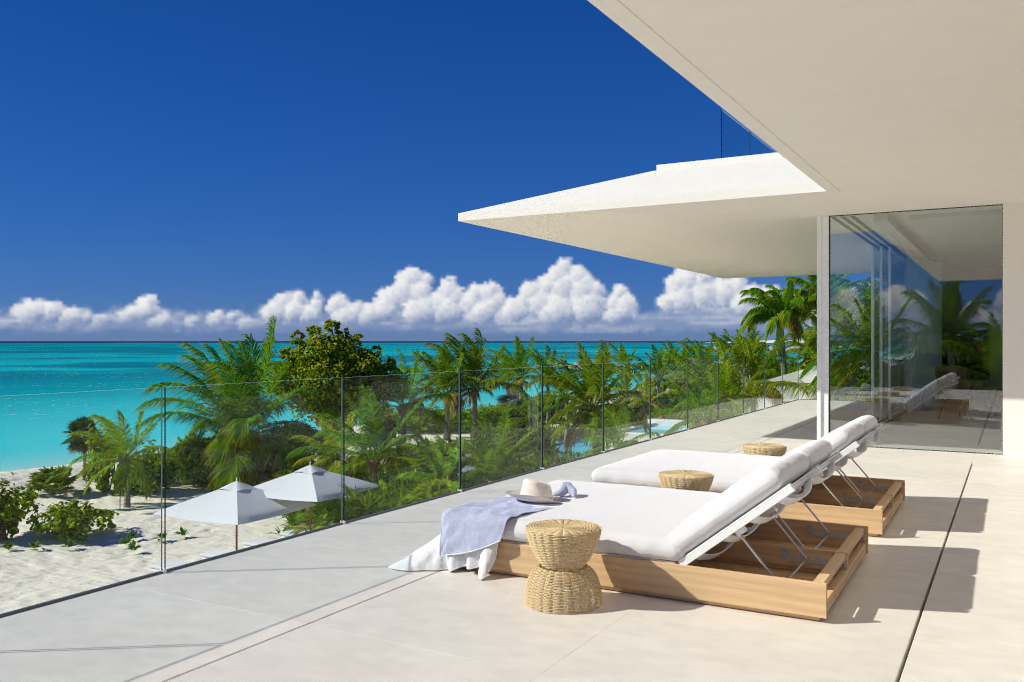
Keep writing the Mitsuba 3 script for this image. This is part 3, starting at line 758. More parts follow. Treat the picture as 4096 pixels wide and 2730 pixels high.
def breakwater(name, lab, a, bb, n, r, rows, seed):
    rng = np.random.default_rng(seed)
    k = thing(name, lab, 'breakwater')
    a, bb = np.array(a, float), np.array(bb, float)
    for i in range(n):
        p = a + (bb - a) * rng.uniform(); w = rng.normal() * rows
        z = Z_SEA + max(0, 1 - abs(w) / (rows * 2)) * r * 1.2 * rng.uniform(.2, 1)
        d = (bb - a) / np.linalg.norm(bb - a)
        part(k, 'rock', moved(boulder(rng, r * rng.uniform(.6, 1.15)), None, (p[0] - d[1] * w, p[1] + d[0] * w, z)), 'mat_rock', smooth=40)


breakwater('rock_breakwater', 'long low breakwater of grey boulders across the lagoon', (-100, 189), (-58, 206), 80, 1.0, 1.2, 1)
breakwater('rock_islet', 'small flat rock islet in the lagoon beyond the boulder line', (-91, 250), (-79, 257), 26, 1.7, 1.5, 2)
breakwater('rock_groyne', 'far rock groyne running out from the beach', (-190, 600), (-120, 590), 90, 2.3, 2.5, 3)


def land(x0, x1, y0, y1, h, seed):
    n, m_ = 50, 16
    u, w = np.meshgrid(np.linspace(0, 1, n), np.linspace(0, 1, m_), indexing='ij')
    z = np.sin(u * PI) ** .6 * np.sin(w * PI) ** .5 * h * (.5 + meshkit.fbm(np.stack([u * 9, w * 3, u * 0], -1), 3, seed))
    return grid(np.stack([x0 + (x1 - x0) * u, y0 + (y1 - y0) * w, Z_SEA - .5 + z + .5 * (z > .3)], -1))


single('headland', land(-150, 60, 600, 900, 6.5, 3), 'mat_sand', 'distant sandy point of land', kind='structure', smooth=True)
single('headland', land(-1050, 300, 3300, 3600, 16, 5), 'mat_sand', 'low island beach on the horizon', kind='structure', smooth=True)

# ------------------------------------------------------------------ vegetation
WIND = np.array([-.87, -.5, 0.0])
GREEN, LIME, YELLOW, DRY, DARK = np.array([.155, .265, .014]), np.array([.32, .41, .022]), np.array([.44, .33, .02]), np.array([.30, .22, .14]), np.array([.035, .080, .012])


def unit(a): return a / (np.linalg.norm(a, axis=-1, keepdims=True) + 1e-12)


def vary(rng, base, n, amt=.28):
    k = np.exp(rng.normal(0, amt, (n, 1))); t = rng.normal(0, .10, (n, 1))
    return np.clip(np.asarray(base) * k * np.hstack([1 + t * 1.5, 1 + t * .3, 1 - t]), .002, .7)


def frond(rng, base, az, elev, L, droop, wind, n=46, leaf=None, width=.026, col=GREEN, tipcol=None, hang=.55, vee=.22):
    """one feather frond: a bending midrib with two rows of blades"""
    K, n = 13, int(n * 1.5)
    d = np.array([math.cos(elev) * math.cos(az), math.cos(elev) * math.sin(az), math.sin(elev)]); p = np.asarray(base, float)
    pts, tan = [p], [d]
    for i in range(K - 1):
        t = i / (K - 1)
        d = unit(d + np.array([0, 0, -1.0]) * droop * (.10 + 2.6 * t ** 1.7) / (K - 1) + wind * (.2 + 1.4 * t) * 1.5 / (K - 1))
        p = p + d * L / (K - 1); pts.append(p); tan.append(d)
    pts, tan = np.array(pts), np.array(tan)
    rv, rf = tube(pts, np.linspace(.020, .003, K) * (L / 2.5) ** .5 + .003, 4, caps=False)
    rc = np.repeat(np.clip(np.asarray(col) * 1.25 + np.array([.04, .03, 0]), 0, .6)[None], len(rv), 0)
    leaf = leaf or .34 * L
    ts = np.repeat(np.linspace(.16, .99, n), 2) + rng.normal(0, .004, 2 * n); ts = np.clip(ts, .1, 1)
    sg = np.tile([-1.0, 1.0], n)
    at = lambda a: np.stack([np.interp(ts, np.linspace(0, 1, K), a[:, j]) for j in range(3)], 1)
    q, tg = at(pts), unit(at(tan))
    side = unit(np.cross(tg, [0, 0, 1.0]) + 1e-6); up = np.cross(side, tg)
    a = np.radians(56 - 38 * ts ** 1.4) + rng.normal(0, .08, 2 * n)
    dir_ = unit(tg * np.cos(a)[:, None] + side * (sg * np.sin(a))[:, None] + up * vee * (1 - .3 * ts)[:, None] + wind * .55 + rng.normal(0, .06, (2 * n, 3)))
    ln = leaf * (np.sin(PI * (.10 + .82 * ts)) ** .6) * rng.uniform(.85, 1.1, 2 * n)
    mid = q + dir_ * (ln * .5)[:, None] - np.array([0, 0, 1.0]) * (ln * hang * .22)[:, None]
    tip = q + dir_ * (ln * .94)[:, None] - np.array([0, 0, 1.0]) * (ln * hang)[:, None] + wind * (ln * .2)[:, None]
    w = unit(np.cross(dir_, np.cross(tg, dir_)) + rng.normal(0, .25, (2 * n, 3))) * (width * 1.15 * rng.uniform(.8, 1.2, 2 * n))[:, None] * .5
    V = np.stack([q - w * .5, q + w * .5, mid + w, mid - w, tip], 1).reshape(-1, 3)
    o = (np.arange(2 * n) * 5)[:, None]
    Fc = np.concatenate([o + [0, 1, 2], o + [0, 2, 3], o + [3, 2, 4]])
    c = vary(rng, col, 2 * n, .22)
    C = np.repeat(c[:, None], 5, 1)
    if tipcol is not None:
        C[:, 4] = C[:, 4] * .3 + np.asarray(tipcol) * .7
    V, Fc = np.vstack([rv, V]), np.vstack([rf, Fc + len(rv)])
    return V, Fc, np.vstack([rc, C.reshape(-1, 3)])


def fan_leaf(rng, base, az, elev, stalk, R, col, n=20, spread=150, width=None):
    d = np.array([math.cos(elev) * math.cos(az), math.cos(elev) * math.sin(az), math.sin(elev)])
    hub = np.asarray(base) + d * stalk - np.array([0, 0, .08 * stalk])
    sv, sf = tube(np.stack([np.asarray(base), (np.asarray(base) + hub) / 2 + np.array([0, 0, .03 * stalk]), hub]), [.010, .008, .006], 4, caps=False)
    side = unit(np.cross(d, [0, 0, 1.0]) + rng.normal(0, .15, 3)); nrm = np.cross(side, d)
    a = np.radians(np.linspace(-spread, spread, n)) + rng.normal(0, .02, n)
    u = unit(d * np.cos(a)[:, None] + side * np.sin(a)[:, None] + nrm * .18)
    ln = R * (.72 + .28 * np.cos(a * .55)) * rng.uniform(.92, 1.06, n)
    wdt = (width or R * 2.4 * math.radians(spread) / n) * .5
    w = np.cross(u, nrm); w = unit(w) * wdt
    mid = hub + u * (ln * .55)[:, None]; tip = hub + u * ln[:, None] - np.array([0, 0, 1.0]) * (ln * rng.uniform(.08, .3, n))[:, None] + WIND * (ln * .12)[:, None]
    V = np.stack([np.repeat(hub[None], n, 0), mid + w * .8, mid - w * .8, tip, mid + nrm * wdt * .5], 1).reshape(-1, 3)
    o = (np.arange(n) * 5)[:, None]
    Fc = np.concatenate([o + [0, 1, 4], o + [0, 4, 2], o + [1, 3, 4], o + [2, 4, 3]])
    C = np.repeat(vary(rng, col, n, .14)[:, None], 5, 1).reshape(-1, 3)
    return np.vstack([sv, V]), np.vstack([sf, Fc + len(sv)]), np.vstack([np.repeat(np.asarray(col)[None] * 1.2, len(sv), 0), C])


def trunk_mesh(base, top, r0, r1, bend=.1, seed=0, bulb=1.5):
    K = 26
    t = np.linspace(0, 1, K)
    base, top = np.asarray(base, float), np.asarray(top, float)
    c = base + (top - base) * t[:, None] + np.outer(np.sin(t * PI), [bend, bend * .6, 0])
    r = r0 + (r1 - r0) * t + r0 * (bulb - 1) * np.exp(-t * 9) + .006 * (np.arange(K) % 2)
    return tube(c, r, 12)


def feather_palm(name, label, heart, L, n, seed, cat='palm tree', group=None, stem=.11, lean=(0, 0), wind=.42, up=(84, -32), base_col=GREEN, dry=1, nuts=0, blades=46, width=.026, ground=None, leaf=None, droop=1.0, shaft=False, az0=None, hang=.50, vee=.22):
    rng = np.random.default_rng(seed)
    k = thing(name, label, cat, group)
    base_col = base_col * np.array([rng.uniform(.78, 1.15), rng.uniform(.92, 1.12), 1.0])
    h = np.asarray(heart, float)
    zg = ground if ground is not None else float(zsand(np.array([h[0]]), np.array([h[1]]))[0]) - .1
    part(k, 'trunk', trunk_mesh((h[0] - lean[0], h[1] - lean[1], zg), h - np.array([0, 0, .02]), stem * 1.15, stem * .85, .08 * (h[2] - zg) / 3, seed), 'mat_bark', smooth=50)
    if shaft:
        part(k, 'crownshaft', tube([h + np.array([0, 0, z]) for z in (-1.45, -1.1, -.6, -.2, .1)], [.13, .17, .15, .115, .07], 14), 'mat_shaft', smooth=50, label='smooth bright green crownshaft')
    else:
        b_ = []
        for i in range(9):              # old leaf bases
            a = i * 2.4; b_.append(tube([h + np.array([math.cos(a) * stem * .5, math.sin(a) * stem * .5, -.25 - .03 * i]), h + np.array([math.cos(a) * stem * 2.6, math.sin(a) * stem * 2.6, .10])], [.05, .012], 5))
        part(k, 'leaf_base', join(b_), 'mat_twig', kind='stuff')
    for i in range(nuts):
        a = i * 2.1 + 1; m = trimesh.creation.icosphere(subdivisions=2, radius=.11)
        part(k, 'coconut', moved((np.array(m.vertices) * [1, 1, 1.25], np.array(m.faces)), None, h + np.array([math.cos(a) * (.20 + .05 * (i % 3)), math.sin(a) * .22, -.22 - .11 * (i % 3)])), 'mat_husk', smooth=True)
    for i in range(n):
        t = (i + .5) / n
        az = (az0 or seed * 1.7) + i * 2.39996 + rng.normal(0, .12)
        el = math.radians(up[0] + (up[1] - up[0]) * t ** 1.05) + rng.normal(0, .07)
        col = base_col * (1.0 + .35 * (1 - t)) if t < .62 else base_col * (1 - (t - .62) * 1.3) + LIME * ((t - .62) * 1.5)
        tipc = None
        if rng.uniform() < .22 + .3 * t: tipc = YELLOW
        if dry and i >= n - dry: col, tipc = (YELLOW * .8 + DRY * .3) if rng.uniform() < .6 else DRY, DRY
        LLn = L * 1.16 * rng.uniform(.86, 1.08) * (.86 + .20 * min(1, t * 4) - .26 * t)
        v, f, c = frond(rng, h + np.array([math.cos(az), math.sin(az), 0]) * stem * .5, az, el, LLn, droop * (.42 + .95 * t) * rng.uniform(.8, 1.2), WIND * wind * rng.uniform(.7, 1.2), blades, leaf, width, col, tipc, hang + .25 * t, vee)
        part(k, 'frond', (v, f), 'mat_leaf', color=c, label='dry brown frond' if col is DRY else None)
    return k


def fan_palm(name, label, heart, stalk, R, n, seed, col=GREEN, stem=.05, group=None, seg=20, up=(80, -40), spread=140, ground=None, cat='fan palm'):
    rng = np.random.default_rng(seed)
    k = thing(name, label, cat, group)
    h = np.asarray(heart, float); zg = ground if ground is not None else float(zsand(np.array([h[0]]), np.array([h[1]]))[0]) - .1
    part(k, 'trunk', trunk_mesh((h[0], h[1], zg), h, stem * 1.1, stem, .02, seed, 1.2), 'mat_bark', smooth=50)
    for i in range(n):
        t = (i + .5) / n
        v, f, c = fan_leaf(rng, h, seed + i * 2.4, math.radians(up[0] + (up[1] - up[0]) * t), stalk * rng.uniform(.75, 1.1), R * rng.uniform(.85, 1.1), col * rng.uniform(.8, 1.25) if i < n - 2 else col * .5 + DRY * .6, seg, spread)
        part(k, 'fan_leaf', (v, f), 'mat_leaf', color=c)
    return k


def leaf_cloud(rng, pos, nrm, size, col, shape='round', amt=.3, fold=.25):
    """many single leaves: at pos, facing nrm"""
    n = len(pos); nrm = unit(nrm + rng.normal(0, .45, (n, 3)))
    ax = unit(np.cross(nrm, rng.normal(size=(n, 3)))); sd = np.cross(nrm, ax)
    s = size * rng.uniform(.7, 1.25, n)[:, None]
    wdt = {'round': .52, 'long': .20, 'heart': .42}[shape]
    b = pos - ax * s * .5; t = pos + ax * s * .5
    m1, m2 = pos - ax * s * .12, pos + ax * s * .22
    dn = nrm * s * fold
    V = np.stack([b, m1 + sd * s * wdt - dn, m2 + sd * s * wdt * .8 - dn, t - dn * .5, m2 - sd * s * wdt * .8 - dn, m1 - sd * s * wdt - dn], 1)
    o = (np.arange(n) * 6)[:, None]
    Fc = np.concatenate([o + [0, 1, 3], o + [1, 2, 3], o + [0, 3, 5], o + [5, 3, 4]])
    C = np.repeat(vary(rng, col, n, amt)[:, None], 6, 1)
    return V.reshape(-1, 3), Fc, C.reshape(-1, 3)


def merge3(ms):
    v, f, c, n = [], [], [], 0
    for a, b_, d in ms:
        v.append(a); f.append(b_ + n); c.append(d); n += len(a)
    return np.vstack(v), np.vstack(f), np.vstack(c)


def crown(rng, lumps, per, size, col, shape='round', amt=.3, yellow=0.0, gap=.0):
    """leaves set in tufts over the surface and into the depth of several overlapping lumps"""
    out = []
    for (c, r) in lumps:
        r = np.broadcast_to(np.asarray(r, float), (3,)); n = int(per * (r[0] * r[2]))
        tuft = max(6, n // 14)
        tc = unit(rng.normal(size=(tuft, 3)) + [0, 0, .25]); tr = rng.uniform(.45, 1.05, (tuft, 1)) ** .6
        idx = rng.integers(0, tuft, n)
        d = tc[idx] * tr[idx] + rng.normal(0, .13, (n, 3))
        pos = np.asarray(c) + d * r
        col_i = np.asarray(col) * np.exp(rng.normal(0, .16, (tuft, 1)))[idx] * (1 + .0 * d[:, :1])
        if yellow:
            y = (rng.uniform(size=tuft) < yellow)[idx] & (d[:, 2] > .1) & (rng.uniform(size=n) < .55)
            col_i = np.where(y[:, None], np.array([.46, .38, .025]), col_i)
        out.append(leaf_cloud(rng, pos, unit(d) * .7 + [-.15, -.15, .55], size, col_i, shape, amt))
    return merge3(out)


def branches(rng, base, tips, r0=.05):
    ms = []
    for t_ in tips:
        b0 = np.asarray(base, float) + rng.normal(0, .05, 3) * [1, 1, 0]; t_ = np.asarray(t_, float)
        m = (b0 + t_) / 2 + rng.normal(0, .12, 3) * np.linalg.norm(t_ - b0) * .6
        ms.append(tube([b0, b0 * .6 + m * .4 + [0, 0, .05], m, t_ * .7 + m * .3, t_], np.linspace(r0, r0 * .25, 5), 6))
    return join(ms)


def shrub(name, label, x, y, w, h, seed, col=GREEN, size=.13, per=900, shape='round', yellow=0, lumps=7, cat='shrub', group=None, ground=None, amt=.3, base_h=.0):
    rng = np.random.default_rng(seed)
    k = thing(name, label, cat, group)
    zg = ground if ground is not None else float(zsand(np.array([x]), np.array([y]))[0])
    ls = []
    for i in range(lumps):
        a, r = rng.uniform(0, 2 * PI), rng.uniform(0, .55) * w
        hh = rng.uniform(.55, 1.0) * h * (1 - .35 * (r / w) ** 2)
        ls.append((np.array([x + r * math.cos(a), y + r * math.sin(a), zg + base_h + hh * .58]), np.array([w * rng.uniform(.35, .55), w * rng.uniform(.35, .55), hh * .50])))
    v, f, c = crown(rng, ls, per, size, col, shape, amt, yellow)
    v[:, 2] = np.maximum(v[:, 2], zg + .02)
    part(k, 'foliage', (v, f), 'mat_leaf', color=c, kind='stuff')
    part(k, 'stem', branches(rng, (x, y, zg - .1), [l[0] for l in ls], .035 * max(1, h / 2)), 'mat_twig', smooth=40)
    return k


def rosettes(name, label, pts, r, nleaf, seed, col, shape_w=.22, cat='shrub', group=None, up=.8, kind=None, zoff=0.0):
    """tufts of strap leaves rising from points"""
    rng = np.random.default_rng(seed)
    out = []
    for p in pts:
        n = nleaf
        a = rng.uniform(0, 2 * PI) + np.arange(n) * 2.4
        el = np.radians(rng.uniform(10, 80, n))
        d = np.stack([np.cos(el) * np.cos(a), np.cos(el) * np.sin(a), np.sin(el) * up + .05], 1)
        ln = r * rng.uniform(.7, 1.15, n)[:, None]
        b0 = np.asarray(p) + rng.normal(0, .02, (n, 3)); s = unit(np.cross(d, [0, 0, 1.0])) * ln * shape_w * .5
        m = b0 + d * ln * .55; t_ = b0 + d * ln - np.array([0, 0, 1]) * ln * .25 * np.cos(el)[:, None] + WIND * ln * .08
        up_ = np.cross(s, d); up_ = unit(up_) * ln * shape_w * .2
        V = np.stack([b0, m + s, t_, m - s, m - up_], 1).reshape(-1, 3)
        o = (np.arange(n) * 5)[:, None]
        out.append((V, np.concatenate([o + [0, 1, 4], o + [0, 4, 3], o + [1, 2, 4], o + [3, 4, 2]]), np.repeat(vary(rng, col, n, .22)[:, None], 5, 1).reshape(-1, 3)))
    v, f, c = merge3(out)
    k = thing(name, label, cat, group, kind)
    part(k, 'foliage', (v, f), 'mat_leaf', color=c, kind='stuff')
    return k


CP = 'coconut_palm'
G = 'coconut palms in the beach garden'
# --- the row of coconut palms, left to right in the photograph
feather_palm(CP, 'large windswept coconut palm behind the two white parasols', (-29.04, 27.16, -2.75), 4.35, 34, 3, stem=.17, nuts=5, dry=2, blades=66, width=.042, up=(89, -30), group=G, wind=.34, droop=1.15)
feather_palm(CP, 'small coconut palm on open sand, left of the first glass joint', (-27.72, 20.42, -2.85), 1.8, 16, 5, stem=.09, dry=0, base_col=GREEN * .7 + LIME * .35, blades=44, width=.03, group=G, lean=(-.1, 0))
feather_palm(CP, 'young stemless coconut palm just right of the parasols', (-17.13, 21.30, -2.25), 2.25, 15, 8, stem=.10, blades=54, width=.03, up=(86, -22), group=G)
feather_palm(CP, 'yellowish coconut palm rising behind the right parasol tip', (-20.16, 23.03, -2.6), 1.45, 11, 9, stem=.08, blades=40, width=.025, group=G, base_col=LIME)
feather_palm(CP, 'coconut palm with a dark trunk, left of the bright green hedge', (-29.07, 38.66, -2.25), 2.9, 18, 11, stem=.15, blades=54, width=.036, group=G, up=(86, -8))
feather_palm(CP, 'left of two palms with bare grey trunks in front of the bright hedge', (-29.80, 44.01, -1.85), 3.0, 19, 14, stem=.15, blades=54, width=.038, group=G, dry=3, up=(86, -5), droop=.85)
feather_palm(CP, 'tallest palm of the row, right of two with bare grey trunks before the bright hedge', (-28.89, 45.68, -1.65), 3.5, 20, 17, stem=.16, blades=58, width=.042, group=G, wind=.55, nuts=3, up=(88, 0), droop=.85)
feather_palm(CP, 'coconut palm with an orange lower frond, right of the tallest palm', (-32.27, 57.57, -1.4), 2.8, 16, 19, stem=.16, blades=48, width=.042, group=G, dry=2, up=(86, -5), droop=.85)
feather_palm(CP, 'coconut palm standing close behind the one with an orange frond', (-35.10, 60.56, -2.1), 2.6, 14, 22, stem=.15, blades=44, width=.042, group=G, up=(86, -5), droop=.85)
feather_palm(CP, 'small dark palm rising at the fourth glass joint', (-26.81, 51.48, -1.2), 2.2, 14, 23, stem=.13, blades=44, width=.036, group=G, up=(86, -5))
feather_palm(CP, 'palm half hidden left of the big palm by the pool', (-22.19, 44.91, -1.7), 2.0, 13, 25, stem=.12, blades=44, width=.034, group=G)
feather_palm(CP, 'low palm below the silver fan palm', (-18.87, 35.29, -2.2), 1.7, 12, 26, stem=.10, blades=44, width=.030, group=G)
feather_palm(CP, 'young palm with upright fronds close below the rail, right of the hat', (-11.80, 19.75, -2.05), 1.45, 12, 28, stem=.08, blades=50, width=.024, up=(88, 5), group=G, wind=.2, dry=0)
feather_palm(CP, 'low palm with arching fronds close below the rail, left of the hat', (-12.20, 17.91, -2.15), 1.25, 12, 29, stem=.07, blades=46, width=.024, up=(80, -10), group=G, base_col=GREEN * .6 + LIME * .5)
feather_palm(CP, 'big full coconut palm beside the turquoise pool', (-12.51, 27.41, -.85), 2.0, 22, 31, stem=.13, blades=60, width=.028, up=(87, -45), group=G, wind=.3)
feather_palm(CP, 'lone palm top showing above the rail against the sea', (-29.02, 69.81, -.9), 2.2, 14, 33, stem=.15, blades=40, width=.045, group=G)
feather_palm(CP, 'palm in the middle distance before the boulder breakwater, leftmost of three', (-19.41, 52.26, -.95), 2.0, 14, 35, stem=.13, blades=44, width=.036, group=G)
feather_palm(CP, 'palm in the middle distance before the boulder breakwater, middle of three', (-20.52, 59.70, -1.0), 1.9, 13, 36, stem=.13, blades=40, width=.038, group=G)
feather_palm(CP, 'palm in the middle distance before the boulder breakwater, right of three', (-17.85, 56.62, -.55), 2.3, 15, 38, stem=.14, blades=44, width=.04, group=G)
feather_palm(CP, 'yellow green palm behind the second outdoor shower', (-17.26, 41.97, -1.4), 1.5, 12, 39, stem=.10, blades=40, width=.03, group=G, base_col=LIME)
feather_palm(CP, 'yellowing small palm right of the second outdoor shower', (-14.51, 37.78, -1.4), 1.4, 12, 41, stem=.10, blades=40, width=.028, group=G, base_col=LIME * .7 + YELLOW * .35)
feather_palm(CP, 'dark wind blown palm top below the rock groyne, left of two', (-17.22, 59.28, .45), 1.7, 13, 43, stem=.13, blades=40, width=.036, group=G)
feather_palm(CP, 'dark wind blown palm top below the rock groyne, right of two', (-14.07, 51.86, .35), 1.6, 13, 44, stem=.12, blades=40, width=.034, group=G)
feather_palm(CP, 'bright palm with tall upright fronds beyond the far end of the rail', (-6.76, 26.09, .05), 1.55, 18, 46, stem=.09, blades=54, width=.022, up=(89, -20), group=G, wind=.15)
feather_palm(CP, 'feathery palm behind the far rail panes, left of the bright upright one', (-7.01, 23.64, -.15), 1.3, 15, 47, stem=.09, blades=50, width=.020, group=G, base_col=GREEN * .7 + LIME * .4)
feather_palm(CP, 'small palm close behind the rail above the plunge pool', (-6.36, 19.98, -.40), 1.0, 13, 49, stem=.07, blades=46, width=.018, group=G, up=(80, -35))
feather_palm(CP, 'low feathery palm close behind the rail beside the big pool palm', (-7.60, 18.12, -.95), .9, 12, 50, stem=.07, blades=44, width=.017, group=G, up=(75, -35))
feather_palm(CP, 'palm in the dark thicket right of the big pool palm', (-24.56, 55.08, -1.6), 1.9, 12, 52, stem=.12, blades=40, width=.038, group=G)
feather_palm(CP, 'palm before the royal palm stem, beyond the far rail', (-9.66, 40.57, -.2), 1.6, 14, 53, stem=.10, blades=44, width=.030, group=G)
feather_palm('royal_palm', 'royal palm with a smooth green crownshaft beneath the roof corner', (-8.35, 36.70, 2.25), 1.85, 23, 61, stem=.13, blades=76, width=.032, up=(72, 18), shaft=True, dry=1, hang=.75, leaf=.50, wind=.45, droop=2.3, vee=.05)
feather_palm('royal_palm', 'second royal palm crown right of the first, beside the house post', (-6.95, 38.60, 2.9), 2.1, 26, 63, stem=.13, blades=70, width=.034, up=(74, 5), shaft=True, dry=2, hang=.7, leaf=.55, wind=.45, droop=1.9, vee=.05)
ph = feather_palm(CP, 'palm at the end of the terrace with one frond lying along the rail', (-1.9, 24.6, .85), 2.8, 30, 71, stem=.12, blades=60, width=.034, up=(82, -25), group=G, wind=.45, hang=.6)
rng = np.random.default_rng(5)
v, f, c = frond(rng, (-1.5, 23.4, .02), math.radians(184), math.radians(6), 4.6, .14, WIND * .0, 84, .50, .030, LIME * .85, YELLOW, .95, .02)
part(ph, 'frond', (v, f), 'mat_leaf', color=c, label='long arching frond with hanging blades along the far rail')

feather_palm(CP, 'leaning yellow green palm right of the royal palm stem, next to the house post', (-4.75, 31.0, 1.15), 1.45, 20, 72, stem=.11, blades=60, width=.022, up=(86, -15), group=G, base_col=GREEN * .4 + LIME * .6, wind=.4)
feather_palm(CP, 'dark dense palm seen through the window, left of the sliding doors', (-3.4, 30.0, 1.0), 2.4, 24, 73, stem=.12, blades=56, width=.030, up=(80, -35), group=G, base_col=GREEN * .7, wind=.5)

# --- palms and trees behind the camera, mirrored in the window
feather_palm(CP, 'coconut palm mirrored in the middle of the window', (-2.55, -20.0, 1.5), 2.7, 22, 81, stem=.15, blades=56, width=.04, wind=.2, up=(86, -5))
feather_palm(CP, 'coconut palm mirrored in the left part of the window', (-5.2, -15.5, .6), 2.8, 18, 83, stem=.15, blades=52, width=.036, wind=.2)
feather_palm(CP, 'coconut palm mirrored at the right edge of the window', (-.4, -13.5, -.2), 2.6, 16, 84, stem=.14, blades=50, width=.034, wind=.2)
for i, (x, y, w, h) in enumerate(((-2.0, -27, 4.0, 6.0), (-7.5, -26, 4.0, 5.6), (3.0, -26, 4.0, 6.2), (-12.5, -30, 4.5, 5.6), (-4.5, -13.0, 2.6, 4.0))):
    shrub('garden_tree', ('dark leafy tree mirrored in the middle of the window', 'dark leafy tree mirrored left of the middle of the window', 'dark leafy tree mirrored at the right edge of the window', 'dark leafy tree mirrored at the left edge of the window', 'dark shrub mirrored just above the loungers')[i],
          x, y, w, h, 200 + i, DARK * 1.2, .26, 380, 'round', 0, 9, 'tree')

# --- fan palms
FG = 'fan palms in the beach garden'
fan_palm('thatch_palm', 'slender thatch palm with a dark trunk at the water, leftmost palm', (-33.14, 22.51, -2.45), .45, .50, 22, 301, DARK * 1.6 + DRY * .05, .055, spread=130, up=(85, -70))
fan_palm('palmetto', 'low browning palmetto on the sand below the leftmost palm', (-31.92, 20.32, -4.3), .70, .55, 15, 302, GREEN * .8 + DRY * .22, .05, group=FG, up=(60, 0))
fan_palm('silver_palm', 'silver blue fan palm at the right end of the bright hedge', (-30.77, 53.82, -3.8), .9, 1.05, 18, 303, np.array([.25, .32, .32]), .10, up=(85, 5), spread=110)
fan_palm('palmetto', 'fan palm at the foot of the large coconut palm', (-27.73, 26.76, -3.85), .6, .6, 12, 304, GREEN * .9 + np.array([.03, .03, .03]), .05, group=FG, up=(75, 0))
fan_palm('palmetto', 'second fan palm right of the large coconut trunk', (-26.9, 28.2, -3.85), .6, .55, 11, 305, GREEN, .05, group=FG, up=(75, 0))
fan_palm('palmetto', 'fan palm beside the right parasol pole', (-16.35, 18.3, -3.55), .55, .5, 14, 306, GREEN * 1.1 + LIME * .2, .05, group=FG, up=(80, -15))
fan_palm('palmetto', 'bright fan palm at the rail foot, right of the second glass joint', (-14.9, 18.6, -3.35), .6, .55, 16, 307, LIME * .9, .05, group=FG, up=(80, -10))
fan_palm('palmetto', 'bright fan palm below the outdoor shower, left of the third glass joint', (-11.30, 16.2, -2.35), .4, .42, 15, 308, LIME * .9, .05, group=FG, up=(80, -20))
fan_palm('palmetto', 'dark broad fan palm right of the fourth glass joint', (-14.22, 26.43, -2.45), .6, .65, 15, 309, GREEN * .9, .06, group=FG, up=(85, -10))
fan_palm('palmetto', 'fan palm at the left end of the pool', (-15.6, 27.6, -2.7), .6, .6, 14, 310, GREEN, .06, group=FG, up=(85, -10))
fan_palm('palmetto', 'pale fan palm under the second outdoor shower', (-13.6, 33.0, -2.3), .6, .6, 14, 311, LIME * .8, .06, group=FG, up=(85, -10))
fan_palm('palmetto', 'fan palm between the shower and the low arching palm', (-12.61, 18.3, -1.95), .5, .5, 15, 312, GREEN, .05, group=FG, up=(85, -20))

# --- shrubs
SG = np.array([.23, .32, .022])
shrub('sea_grape', 'sea grape shrub at the left edge of the picture', -26.3, 15.3, 1.2, 1.7, 401, SG, .15, 420, 'round', .06, 12)
shrub('sea_grape', 'low spreading sea grape shrub on the sand, left foreground', -24.9, 16.6, 1.5, 1.15, 402, SG * 1.1, .13, 420, 'round', .05, 16)
shrub('sea_grape', 'pale leggy sea grape left of the small coconut palm', -30.8, 21.9, 1.0, 2.6, 403, SG * 1.2, .15, 420, 'round', .05, 7)
for i, (x, y, w, h) in enumerate(((-29.2, 22.8, 1.3, 2.1), (-28.9, 24.9, 1.5, 2.2), (-30.6, 25.6, 1.6, 2.0), (-29.6, 29.3, 1.5, 1.9), (-30.5, 31.5, 1.6, 2.3), (-29.0, 32.6, 1.5, 1.7), (-31.5, 28.5, 1.5, 2.0))):
    shrub('beach_shrub', ('dense dark shrub right of the small coconut palm', 'dense dark shrub behind the left parasol', 'dense dark shrub left of the large coconut trunk', 'dense dark shrub right of the large coconut trunk', 'dense dark shrub behind the right parasol', 'low dense shrub behind the peak of the right parasol', 'dense dark shrub behind the large coconut trunk')[i],
          x, y, w, h, 410 + i, GREEN * 1.15 + np.array([.02, .02, .01]), .14, 760, 'long' if i % 2 else 'round', .02, 8, group='dense shrubs behind the parasols')
# the broad tree with yellow leaves
rng = np.random.default_rng(77)
tr = thing('yellow_leaved_tree', 'broad leafy tree with scattered yellow leaves against the sea', 'tree')
c0 = np.array([-31.2, 35.2, -1.2])
ls = [(c0 + np.array([.87, .5, 0]) * a + np.array([-.5, .87, 0]) * b_ + np.array([0, 0, z]), np.array([r, r, r * .8])) for a, b_, z, r in
      ((-2.0, 0, .5, 1.15), (-1.2, .4, 1.6, 1.2), (-.2, 0, 2.0, 1.25), (.8, .3, 1.6, 1.2), (1.7, 0, 1.1, 1.15), (2.5, .2, .5, .95), (0, -.4, .6, 1.5), (1.2, -.3, -.2, 1.35), (-1.1, .3, -.4, 1.3), (.2, .2, -1.2, 1.2), (2.1, .4, -.5, .95), (-2.6, .2, .2, .7), (-1.7, 0, 2.75, .4), (-.9, .2, 3.1, .42), (.1, 0, 3.35, .45), (.7, .1, 2.9, .4), (1.5, 0, 2.6, .42), (2.4, 0, 2.0, .4), (3.1, .1, 1.35, .42), (3.3, 0, .5, .4), (-2.9, 0, 1.2, .4), (-2.3, 0, 1.9, .4))]
v, f, c = crown(rng, ls, 1500, .17, np.array([.24, .32, .018]), 'heart', .28, .33)
part(tr, 'crown', (v, f), 'mat_leaf', color=c, kind='stuff')
part(tr, 'trunk', trunk_mesh((-31.4, 35.3, -4.8), c0 + np.array([0, 0, -.6]), .20, .13, .3, 1), 'mat_twig', smooth=50)
part(tr, 'branch', branches(rng, c0 + np.array([0, 0, -1.0]), [l[0] for l in ls], .09), 'mat_twig', smooth=40)
